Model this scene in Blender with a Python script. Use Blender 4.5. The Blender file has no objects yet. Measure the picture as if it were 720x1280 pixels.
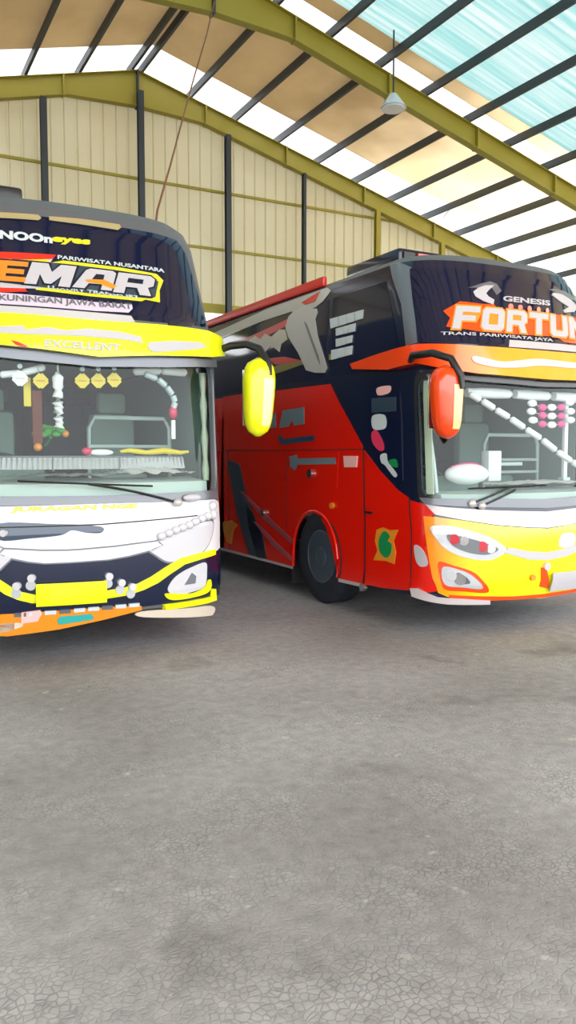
import bpy, bmesh, math, random
import numpy as np
from mathutils import Vector, Matrix
from mathutils.geometry import tessellate_polygon
random.seed(7)
SC=bpy.context.scene; C=SC.collection
# ---------------------------------------------------------------- camera
cam=bpy.data.objects.new('camera',bpy.data.cameras.new('camera')); C.objects.link(cam)
cam.location=(0,0,1.75)
cam.rotation_euler=(math.pi/2-math.atan(.073),0,-math.atan(.539))
cam.data.sensor_fit='VERTICAL'; cam.data.sensor_height=36; cam.data.lens=36*1000/1280
cam.data.clip_end=300
SC.camera=cam
# ---------------------------------------------------------------- sky, sun, exposure
W=bpy.data.worlds.new('sky'); SC.world=W; W.use_nodes=True
bg=W.node_tree.nodes['Background']
bg.inputs[0].default_value=(.95,.975,1,1); bg.inputs[1].default_value=3.6
sun=bpy.data.objects.new('sun',bpy.data.lights.new('sun','SUN')); C.objects.link(sun)
sun.data.energy=5.0; sun.data.angle=math.radians(6); sun.data.color=(1,.95,.86)
sun.rotation_euler=(math.radians(33),math.radians(14),0)
SC.view_settings.view_transform='Standard'; SC.view_settings.look='None'
SC.view_settings.exposure=0.5; SC.view_settings.gamma=1; SC.view_settings.use_curve_mapping=False
SC.cycles.max_bounces=8; SC.cycles.diffuse_bounces=4; SC.cycles.transparent_max_bounces=12
SC.cycles.caustics_reflective=False; SC.cycles.caustics_refractive=False
SC.cycles.use_denoising=True
# ---------------------------------------------------------------- materials
MATS={}
def srgb(h):
    v=[int(h[i:i+2],16)/255 for i in (0,2,4)]
    return tuple(c/12.92 if c<=.04045 else ((c+.055)/1.055)**2.4 for c in v)+(1,)
def mat(name,col,rough=.5,metal=0,coat=0,spec=.5):
    m=bpy.data.materials.new(name); m.use_nodes=True; b=m.node_tree.nodes['Principled BSDF']
    b.inputs['Base Color'].default_value=srgb(col) if isinstance(col,str) else (*col,1)
    b.inputs['Roughness'].default_value=rough; b.inputs['Metallic'].default_value=metal
    b.inputs['Coat Weight'].default_value=coat; b.inputs['Coat Roughness'].default_value=.06
    b.inputs['Specular IOR Level'].default_value=spec
    MATS[name]=m
    # a trace of dirt so that no surface is perfectly even
    nt=m.node_tree; N=nt.nodes.new; L=nt.links.new
    tc=N('ShaderNodeTexCoord'); nz=N('ShaderNodeTexNoise'); nz.inputs['Scale'].default_value=5; nz.inputs['Detail'].default_value=3
    mr=N('ShaderNodeMapRange'); mr.inputs[3].default_value=rough*.96; mr.inputs[4].default_value=min(1,rough*1.04+.005)
    L(tc.outputs['Object'],nz.inputs['Vector']); L(nz.outputs[0],mr.inputs[0]); L(mr.outputs[0],b.inputs['Roughness'])
    return m
for n,c,r,me,co in [
 ('lamp_white','C8C8CE',.12,0,.6),('lamp_grey','C8CCD2',.15,.3,.6),('lamp_dark','6E757C',.12,.4,.8),
 ('white_paint','B8B6BC',.4,0,.2),('pale_paint','C8BEC0',.25,0,.5),('navy','0A1734',.18,0,.5),('navy_blue','17324C',.15,0,.5),
 ('yellow','E6EC05',.28,0,.4),('gold_yellow','D8D428',.4,0,.2),('orange','E08A1E',.35,0,.2),('teal','2FA3A0',.35,0,.2),
 ('pink_white','F0B8B4',.35,0,.2),('beige','CFC3B2',.45,0,0),('grey_metal','6C7078',.3,.3,.3),('tan','A8986A',.5,0,0),
 ('red_graphic','D02A1C',.35,0,.3),('lilac','C9BED0',.4,0,0),('red_paint','E01200',.25,0,.4),('silver','BCB9B4',.35,.15,.3),
 ('silver_dark','77767A',.4,.2,0),('olive','7C7418',.3,0,.3),('slate','2E4150',.3,0,.3),('slate_blue','27405C',.35,0,0),
 ('pale_grey','C4CED2',.35,0,.1),('pink','D8365C',.35,0,.1),('green','12894A',.35,0,.1),('teal_grey','6E8088',.35,0,0),
 ('silver_red','A8525C',.3,.1,.2),('amber','D88428',.35,0,.2),('orange_red','EE4A0C',.22,0,.6),
 ('body_black','0C1A34',.16,0,.3),('body_grey','595A5E',.5,0,0),('rubber','17191C',.7,0,0),('tyre','161C26',.75,0,0),
 ('rim','46525E',.4,.3,0),('chrome','E6E6E8',.08,1,0),('black_plastic','15181D',.4,0,.1),
 ('cabin_grey','7C9892',.7,0,0),('cabin_dark','3C625C',.8,0,0),('cabin_light','C2D0CC',.7,0,0),('seat_cloth','35505A',.85,0,0),
 ('seat_pale','8AA096',.8,0,0),('cloth_white','F8F6F8',.8,0,0),('hot_pink','F0509A',.5,0,0),('plate_yellow','E4E60A',.3,0,.2),
 ('sign_yellow','E3C838',.5,0,0),('leaf','3F9A3A',.6,0,0),('strap_brown','6A3428',.8,0,0),('cream','CDD3BE',.7,0,0),
 ('steel_green','9A8E30',.5,.1,0),('steel_dark','3A4044',.5,.2,0),('roof_beige','D8B468',.7,0,0),('concrete','A8A59C',.9,0,0),
 ('wall_paint','D8D6CC',.85,0,0),('cable_brown','7A4A34',.7,0,0),('bright_white','DAD8DE',.35,0,.3),('glint_pale','DDDCA0',.2,0,.5),('glint_cream','EBC98C',.2,0,.5),('red_lens','C8283C',.2,0,.6),('grey_glass_band','9AA6B2',.2,0,.3)]:
    mat(n,c,r,me,co)
def dark_glass():
    m=mat('dark_glass','0A1634',.06,0,.35,.35); return m
dark_glass()
def front_paint():                                       # orange at the corner running into lemon yellow
    m=mat('yellow_front','E8DC00',.22,0,.6); nt=m.node_tree; N=nt.nodes.new; L=nt.links.new; b=nt.nodes['Principled BSDF']
    tc=N('ShaderNodeTexCoord'); sx=N('ShaderNodeSeparateXYZ'); ab=N('ShaderNodeMath'); ab.operation='ABSOLUTE'
    mr=N('ShaderNodeMapRange'); mr.inputs[1].default_value=.75; mr.inputs[2].default_value=1.22
    mx=N('ShaderNodeMix'); mx.data_type='RGBA'; mx.inputs[6].default_value=srgb('E4E800'); mx.inputs[7].default_value=srgb('F58A08')
    L(tc.outputs['Object'],sx.inputs[0]); L(sx.outputs[0],ab.inputs[0]); L(ab.outputs[0],mr.inputs[0]); L(mr.outputs[0],mx.inputs[0]); L(mx.outputs[2],b.inputs['Base Color'])
    m=mat('visor_orange','F09010',.2,0,.6); nt=m.node_tree; N=nt.nodes.new; L=nt.links.new; b=nt.nodes['Principled BSDF']
    tc=N('ShaderNodeTexCoord'); sx=N('ShaderNodeSeparateXYZ'); ab=N('ShaderNodeMath'); ab.operation='ABSOLUTE'
    mr=N('ShaderNodeMapRange'); mr.inputs[1].default_value=.6; mr.inputs[2].default_value=1.2
    mx=N('ShaderNodeMix'); mx.data_type='RGBA'; mx.inputs[6].default_value=srgb('F0A010'); mx.inputs[7].default_value=srgb('EC4208')
    L(tc.outputs['Object'],sx.inputs[0]); L(sx.outputs[0],ab.inputs[0]); L(ab.outputs[0],mr.inputs[0]); L(mr.outputs[0],mx.inputs[0]); L(mx.outputs[2],b.inputs['Base Color'])
front_paint()
def glass():
    m=bpy.data.materials.new('windshield_glass'); m.use_nodes=True; nt=m.node_tree; nt.nodes.clear(); N=nt.nodes.new; L=nt.links.new
    o=N('ShaderNodeOutputMaterial'); mx=N('ShaderNodeMixShader'); fr=N('ShaderNodeFresnel'); ge=N('ShaderNodeNewGeometry'); io=N('ShaderNodeMapRange'); io.inputs[3].default_value=1.42; io.inputs[4].default_value=1/1.42; L(ge.outputs['Backfacing'],io.inputs[0]); L(io.outputs[0],fr.inputs[0])
    tr=N('ShaderNodeBsdfTransparent'); tr.inputs[0].default_value=(.80,.88,.86,1); gl=N('ShaderNodeBsdfGlossy'); gl.inputs['Roughness'].default_value=.03
    L(fr.outputs[0],mx.inputs[0]); L(tr.outputs[0],mx.inputs[1]); L(gl.outputs[0],mx.inputs[2]); L(mx.outputs[0],o.inputs[0]); MATS['windshield_glass']=m
glass()
def sheet(name,col,trans,streak=0,col2=None):            # light-passing plastic sheet
    m=bpy.data.materials.new(name); m.use_nodes=True; nt=m.node_tree; nt.nodes.clear(); N=nt.nodes.new; L=nt.links.new
    o=N('ShaderNodeOutputMaterial'); mx=N('ShaderNodeMixShader'); mx.inputs[0].default_value=trans
    d=N('ShaderNodeBsdfDiffuse'); t=N('ShaderNodeBsdfTranslucent'); c=srgb(col); d.inputs[0].default_value=c; t.inputs[0].default_value=c
    if col2:
        tc=N('ShaderNodeTexCoord'); mp=N('ShaderNodeMapping'); mp.inputs['Scale'].default_value=(.12,streak,.12)
        nz=N('ShaderNodeTexNoise'); nz.inputs['Scale'].default_value=1.6; nz.inputs['Detail'].default_value=5
        cr=N('ShaderNodeValToRGB'); cr.color_ramp.elements[0].position=.38; cr.color_ramp.elements[1].position=.62
        cr.color_ramp.elements[0].color=srgb(col2); cr.color_ramp.elements[1].color=c
        L(tc.outputs['Object'],mp.inputs[0]); L(mp.outputs[0],nz.inputs[0]); L(nz.outputs[0],cr.inputs[0]); L(cr.outputs[0],d.inputs[0]); L(cr.outputs[0],t.inputs[0])
    L(d.outputs[0],mx.inputs[1]); L(t.outputs[0],mx.inputs[2]); L(mx.outputs[0],o.inputs[0]); MATS[name]=m
sheet('sheet_cyan','CDD2D2',.55,5.0,'A6C6C6')
sheet('sheet_white','DADADC',.75)
sheet('sheet_wall','CCC4A8',.10,.3,'C0B592')
def roof_mat():
    m=MATS['roof_beige']; nt=m.node_tree; N=nt.nodes.new; L=nt.links.new; b=nt.nodes['Principled BSDF']
    tc=N('ShaderNodeTexCoord'); nz=N('ShaderNodeTexNoise'); nz.inputs['Scale'].default_value=.5; nz.inputs['Detail'].default_value=6
    cr=N('ShaderNodeValToRGB'); cr.color_ramp.elements[0].position=.35; cr.color_ramp.elements[1].position=.65
    cr.color_ramp.elements[0].color=srgb('CCA65C'); cr.color_ramp.elements[1].color=srgb('E2C27E')
    L(tc.outputs['Object'],nz.inputs[0]); L(nz.outputs[0],cr.inputs[0]); L(cr.outputs[0],b.inputs['Base Color'])
    # translucency rises towards the low right eave, building the glare there into the sheet
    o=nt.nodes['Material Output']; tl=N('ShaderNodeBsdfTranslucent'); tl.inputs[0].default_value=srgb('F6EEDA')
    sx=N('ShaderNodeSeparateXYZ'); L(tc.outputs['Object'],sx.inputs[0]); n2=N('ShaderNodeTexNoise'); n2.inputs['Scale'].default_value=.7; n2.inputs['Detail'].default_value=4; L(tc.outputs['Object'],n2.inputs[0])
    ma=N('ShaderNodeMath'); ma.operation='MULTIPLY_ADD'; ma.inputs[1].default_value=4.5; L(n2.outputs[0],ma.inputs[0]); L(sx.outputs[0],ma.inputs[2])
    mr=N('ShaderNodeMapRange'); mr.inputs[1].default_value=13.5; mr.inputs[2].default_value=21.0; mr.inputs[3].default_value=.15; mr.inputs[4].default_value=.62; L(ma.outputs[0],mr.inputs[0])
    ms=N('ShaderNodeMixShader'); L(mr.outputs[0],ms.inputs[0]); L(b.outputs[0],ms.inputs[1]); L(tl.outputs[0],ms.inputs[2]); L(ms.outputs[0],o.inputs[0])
roof_mat()
def floor_mat():
    m=mat('asphalt','888888',.85); nt=m.node_tree; N=nt.nodes.new; L=nt.links.new; b=nt.nodes['Principled BSDF']
    tc=N('ShaderNodeTexCoord')
    n1=N('ShaderNodeTexNoise'); n1.inputs['Scale'].default_value=.55; n1.inputs['Detail'].default_value=8; n1.inputs['Roughness'].default_value=.6
    c1=N('ShaderNodeValToRGB'); e=c1.color_ramp.elements; e[0].position=.3; e[0].color=srgb('827F80'); e[1].position=.7; e[1].color=srgb('AEADB1')
    L(tc.outputs['Object'],n1.inputs[0]); L(n1.outputs[0],c1.inputs[0])
    # pebbles set close together, with dark joints that come and go
    nw=N('ShaderNodeTexNoise'); nw.inputs['Scale'].default_value=14; nw.inputs['Detail'].default_value=3
    mv=N('ShaderNodeVectorMath'); mv.operation='MULTIPLY_ADD'; mv.inputs[1].default_value=(.03,.03,.03)
    L(tc.outputs['Object'],nw.inputs[0]); L(nw.outputs[1],mv.inputs[0]); L(tc.outputs['Object'],mv.inputs[2])
    v=N('ShaderNodeTexVoronoi'); v.feature='DISTANCE_TO_EDGE'; v.inputs['Scale'].default_value=34; L(mv.outputs[0],v.inputs['Vector'])
    mr=N('ShaderNodeMapRange'); mr.inputs[1].default_value=.0; mr.inputs[2].default_value=.14; L(v.outputs['Distance'],mr.inputs[0])
    n2=N('ShaderNodeTexNoise'); n2.inputs['Scale'].default_value=2.2; n2.inputs['Detail'].default_value=5; L(tc.outputs['Object'],n2.inputs[0])
    r2=N('ShaderNodeMapRange'); r2.inputs[1].default_value=.42; r2.inputs[2].default_value=.72; r2.inputs[3].default_value=.02; r2.inputs[4].default_value=.55; L(n2.outputs[0],r2.inputs[0])
    om=N('ShaderNodeMath'); om.operation='SUBTRACT'; om.inputs[0].default_value=1; L(mr.outputs[0],om.inputs[1])
    f=N('ShaderNodeMath'); f.operation='MULTIPLY'; L(om.outputs[0],f.inputs[0]); L(r2.outputs[0],f.inputs[1])
    mx=N('ShaderNodeMix'); mx.data_type='RGBA'; mx.inputs[7].default_value=srgb('4C4A4A'); L(f.outputs[0],mx.inputs[0]); L(c1.outputs[0],mx.inputs[6])
    # blotchy wear the size of a hand
    n5=N('ShaderNodeTexNoise'); n5.inputs['Scale'].default_value=11; n5.inputs['Detail'].default_value=6; n5.inputs['Roughness'].default_value=.7; L(tc.outputs['Object'],n5.inputs[0])
    r5=N('ShaderNodeMapRange'); r5.inputs[1].default_value=.3; r5.inputs[2].default_value=.7; r5.inputs[3].default_value=.80; r5.inputs[4].default_value=1.18; L(n5.outputs[0],r5.inputs[0])
    m5=N('ShaderNodeVectorMath'); m5.operation='SCALE'; L(mx.outputs[2],m5.inputs[0]); L(r5.outputs[0],m5.inputs['Scale'])
    # oil stains
    n3=N('ShaderNodeTexNoise'); n3.inputs['Scale'].default_value=1.3; n3.inputs['Detail'].default_value=7; n3.inputs['Distortion'].default_value=.6; L(tc.outputs['Object'],n3.inputs[0])
    r3=N('ShaderNodeMapRange'); r3.inputs[1].default_value=.60; r3.inputs[2].default_value=.76; r3.inputs[4].default_value=.6; L(n3.outputs[0],r3.inputs[0])
    m2=N('ShaderNodeMix'); m2.data_type='RGBA'; m2.inputs[7].default_value=srgb('5A5654'); L(r3.outputs[0],m2.inputs[0]); L(m5.outputs[0],m2.inputs[6])
    # pale worn flecks
    n4=N('ShaderNodeTexNoise'); n4.inputs['Scale'].default_value=9; n4.inputs['Detail'].default_value=3; L(tc.outputs['Object'],n4.inputs[0])
    r4=N('ShaderNodeMapRange'); r4.inputs[1].default_value=.66; r4.inputs[2].default_value=.76; r4.inputs[4].default_value=.55; L(n4.outputs[0],r4.inputs[0])
    m3=N('ShaderNodeMix'); m3.data_type='RGBA'; m3.inputs[7].default_value=srgb('C8C5C2'); L(r4.outputs[0],m3.inputs[0]); L(m2.outputs[2],m3.inputs[6])
    L(m3.outputs[2],b.inputs['Base Color'])
    bp=N('ShaderNodeBump'); bp.inputs['Strength'].default_value=.2; bp.inputs['Distance'].default_value=.01; L(mr.outputs[0],bp.inputs['Height']); L(bp.outputs[0],b.inputs['Normal'])
    b.inputs['Specular IOR Level'].default_value=.3
floor_mat()
# ---------------------------------------------------------------- helpers
def link(name,bm,m,parent=None,smooth=True,ang=35,loc=None):
    me=bpy.data.meshes.new(name)
    bmesh.ops.recalc_face_normals(bm,faces=bm.faces[:]) if len(bm.faces) else None
    bm.to_mesh(me); bm.free()
    for q in (m if isinstance(m,(list,tuple)) else [m]): me.materials.append(MATS[q])
    if smooth:
        for p in me.polygons: p.use_smooth=True
        me.set_sharp_from_angle(angle=math.radians(ang))
    o=bpy.data.objects.new(name,me); C.objects.link(o)
    if parent: o.parent=parent
    if loc: o.location=loc
    return o
def tag(o,label=None,cat=None,group=None,kind=None):
    if label: o['label']=label
    if cat: o['category']=cat
    if group: o['group']=group
    if kind: o['kind']=kind
    return o
def thing(name,label,cat,loc=(0,0,0),group=None):
    o=bpy.data.objects.new(name,None); C.objects.link(o); o.location=loc; o.empty_display_size=.2
    return tag(o,label,cat,group)
def box(bm,x0,x1,y0,y1,z0,z1,bev=0):
    r=bmesh.ops.create_cube(bm,size=1); vs=r['verts']
    bmesh.ops.scale(bm,vec=(x1-x0,y1-y0,z1-z0),verts=vs); bmesh.ops.translate(bm,vec=((x0+x1)/2,(y0+y1)/2,(z0+z1)/2),verts=vs)
    if bev:
        es=list({e for v in vs for e in v.link_edges})
        bmesh.ops.bevel(bm,geom=es,offset=bev,segments=2,affect='EDGES',profile=.5)
    return bm
def B_(*a,bev=0): return box(bmesh.new(),*a,bev=bev)
def cyl(bm,p,q,r,n=14,r2=None):
    p=Vector(p); q=Vector(q); d=q-p
    M=Matrix.Translation((p+q)/2)@d.to_track_quat('Z','Y').to_matrix().to_4x4()
    bmesh.ops.create_cone(bm,cap_ends=True,segments=n,radius1=r,radius2=r if r2 is None else r2,depth=d.length,matrix=M); return bm
def tube(pts,r,n=10,closed=False):                       # one continuous swept tube
    bm=bmesh.new(); P=[Vector(p) for p in pts]; rings=[]; up=Vector((0,0,1))
    for i,p in enumerate(P):
        t=(P[min(i+1,len(P)-1)]-P[max(i-1,0)]).normalized()
        a=t.cross(up); 
        if a.length<.05: a=t.cross(Vector((0,1,0)))
        a.normalize(); b=t.cross(a); rr=r[i] if isinstance(r,(list,tuple)) else r
        rings.append([bm.verts.new(p+(a*math.cos(k*2*math.pi/n)+b*math.sin(k*2*math.pi/n))*rr) for k in range(n)])
    for A,Bq in zip(rings,rings[1:]):
        for k in range(n): bm.faces.new((A[k],A[(k+1)%n],Bq[(k+1)%n],Bq[k]))
    bm.faces.new(rings[0]); bm.faces.new(rings[-1]); return bm
def blob(bm,c,rx,ry,rz,u=14,v=9):
    bmesh.ops.create_uvsphere(bm,u_segments=u,v_segments=v,radius=1,matrix=Matrix.Translation(c)@Matrix.Diagonal((rx,ry,rz,1))); return bm
def lathe(prof,axis_y=True,n=40):                        # prof: (radius, offset along the x axis)
    bm=bmesh.new(); rings=[]
    for r,x in prof:
        rings.append([bm.verts.new((x,r*math.cos(k*2*math.pi/n),r*math.sin(k*2*math.pi/n))) for k in range(n)])
    for A,Bq in zip(rings,rings[1:]):
        for k in range(n): bm.faces.new((A[k],A[(k+1)%n],Bq[(k+1)%n],Bq[k]))
    if prof[0]!=prof[-1]:
        bm.faces.new(rings[0]); bm.faces.new(rings[-1])
    return bm
def catmull(P,n=5):
    out=[]; m=len(P)
    for i in range(m):
        a,b,c,d=[P[(i+k)%m] for k in (-1,0,1,2)]
        for j in range(n):
            t=j/n; out.append(tuple(.5*((2*b[k])+(-a[k]+c[k])*t+(2*a[k]-5*b[k]+4*c[k]-d[k])*t*t+(-a[k]+3*b[k]-3*c[k]+d[k])*t**3) for k in (0,1)))
    return out
# ---------------------------------------------------------------- bus body surface: (L along the outline from the nose, height z, depth outward)
class Bus:
    W=1.25
    def __init__(s,X,Y,R,p,zw,wv,zy,yv,YL=11.6):
        s.X,s.Y,s.R,s.p=X,Y,R,p; s.zw,s.wv,s.zy,s.yv=zw,wv,zy,yv; s.YL=YL
        pts=[((s.W*math.sin(i/400*math.pi/2)**(2/p)) if i else 0, R*(1-max(0,math.cos(i/400*math.pi/2))**(2/p))) for i in range(401)]
        L=[0]
        for (a,b),(c,d) in zip(pts,pts[1:]): L.append(L[-1]+math.hypot(c-a,d-b))
        s.tl=L; s.tx=[q[0] for q in pts]; s.ty=[q[1] for q in pts]; s.L0=L[-1]
    def w(s,z): return float(np.interp(z,s.zw,s.wv))
    def y0(s,z): return float(np.interp(z,s.zy,s.yv))
    def pt(s,L,z,d=0):
        a=abs(L); sg=1 if L>=0 else -1; w=s.w(z); y0=s.y0(z)
        if a<=s.L0:
            x=np.interp(a,s.tl,s.tx); y=np.interp(a,s.tl,s.ty)
            return Vector((sg*x/s.W*(w+d), y0-d+y*(s.R+d)/s.R, z))
        e=a-s.L0
        return Vector((sg*(w+d), s.R+e+y0*max(0,1-e/1.5), z))
    def cuts(s,bm,step):
        xs=[v.co.x for v in bm.verts]; zs=[v.co.y for v in bm.verts]
        x0,x1,z0,z1=min(xs),max(xs),min(zs),max(zs)
        planes=[]
        k=math.ceil(max(x0,-s.L0)/step)
        while k*step<min(x1,s.L0): planes.append((k*step,0)); k+=1
        for q in (-s.L0-1.5,-s.L0,s.L0,s.L0+1.5):
            if x0<q<x1: planes.append((q,0))
        for q in sorted(set(s.zw+s.zy)):
            if z0<q<z1: planes.append((q,1))
        if z1-z0>.5:
            for j in range(1,int((z1-z0)/.25)): planes.append((z0+j*.25,1))
        for q,ax in planes:
            bmesh.ops.bisect_plane(bm,geom=bm.verts[:]+bm.edges[:]+bm.faces[:],dist=1e-5,plane_co=(q,0,0) if ax==0 else (0,q,0),plane_no=(1,0,0) if ax==0 else (0,1,0))
    def wrap(s,bm,depth,thick,step=.07):                 # bm: flat faces in the (L, z) plane -> a slab on the body
        bmesh.ops.remove_doubles(bm,verts=bm.verts[:],dist=1e-4)
        s.cuts(bm,step)
        if thick:
            r=bmesh.ops.extrude_face_region(bm,geom=bm.faces[:])
            for v in r['geom']:
                if isinstance(v,bmesh.types.BMVert): v.co.z=-thick
        for v in bm.verts: v.co=s.pt(v.co.x,v.co.y,depth+v.co.z)
        return bm
    def panel(s,loops,depth=.0,thick=.02,step=.07,smooth=0):
        if not isinstance(loops[0][0],(list,tuple)): loops=[loops]
        if smooth: loops=[catmull(l) for l in loops]
        bm=bmesh.new(); flat=[Vector((a,b,0)) for l in loops for a,b in l]
        tr=tessellate_polygon([[Vector((a,b,0)) for a,b in l] for l in loops])
        vs=[bm.verts.new(p) for p in flat]
        for t in tr:
            try: bm.faces.new([vs[i] for i in t])
            except ValueError: pass
        return s.wrap(bm,depth,thick,step)
def text_faces(txt,bold=.012):
    cu=bpy.data.curves.new('t','FONT'); cu.body=txt; cu.offset=bold; cu.resolution_u=3; cu.fill_mode='FRONT'
    o=bpy.data.objects.new('t',cu); C.objects.link(o); dg=bpy.context.evaluated_depsgraph_get(); me=bpy.data.meshes.new_from_object(o.evaluated_get(dg))
    bpy.data.objects.remove(o); bpy.data.curves.remove(cu)
    co=[v.co.copy() for v in me.vertices]; fs=[tuple(p.vertices) for p in me.polygons]; bpy.data.meshes.remove(me)
    x0=min(c.x for c in co); x1=max(c.x for c in co); y0=min(c.y for c in co); y1=max(c.y for c in co)
    return [((c.x-x0)/(x1-x0),(c.y-y0)/(y1-y0)) for c in co],fs
def lettering(bus,txt,fr,depth,bold=.012,thick=.006,step=.12):
    co,fs=text_faces(txt,bold); O,R_,T=fr; bm=bmesh.new()
    vs=[bm.verts.new((O[0]+u*(R_[0]-O[0])+v*(T[0]-O[0]),O[1]+u*(R_[1]-O[1])+v*(T[1]-O[1]),0)) for u,v in co]
    for f in fs:
        try: bm.faces.new([vs[i] for i in f])
        except ValueError: pass
    return bus.wrap(bm,depth,thick,step)
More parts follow.
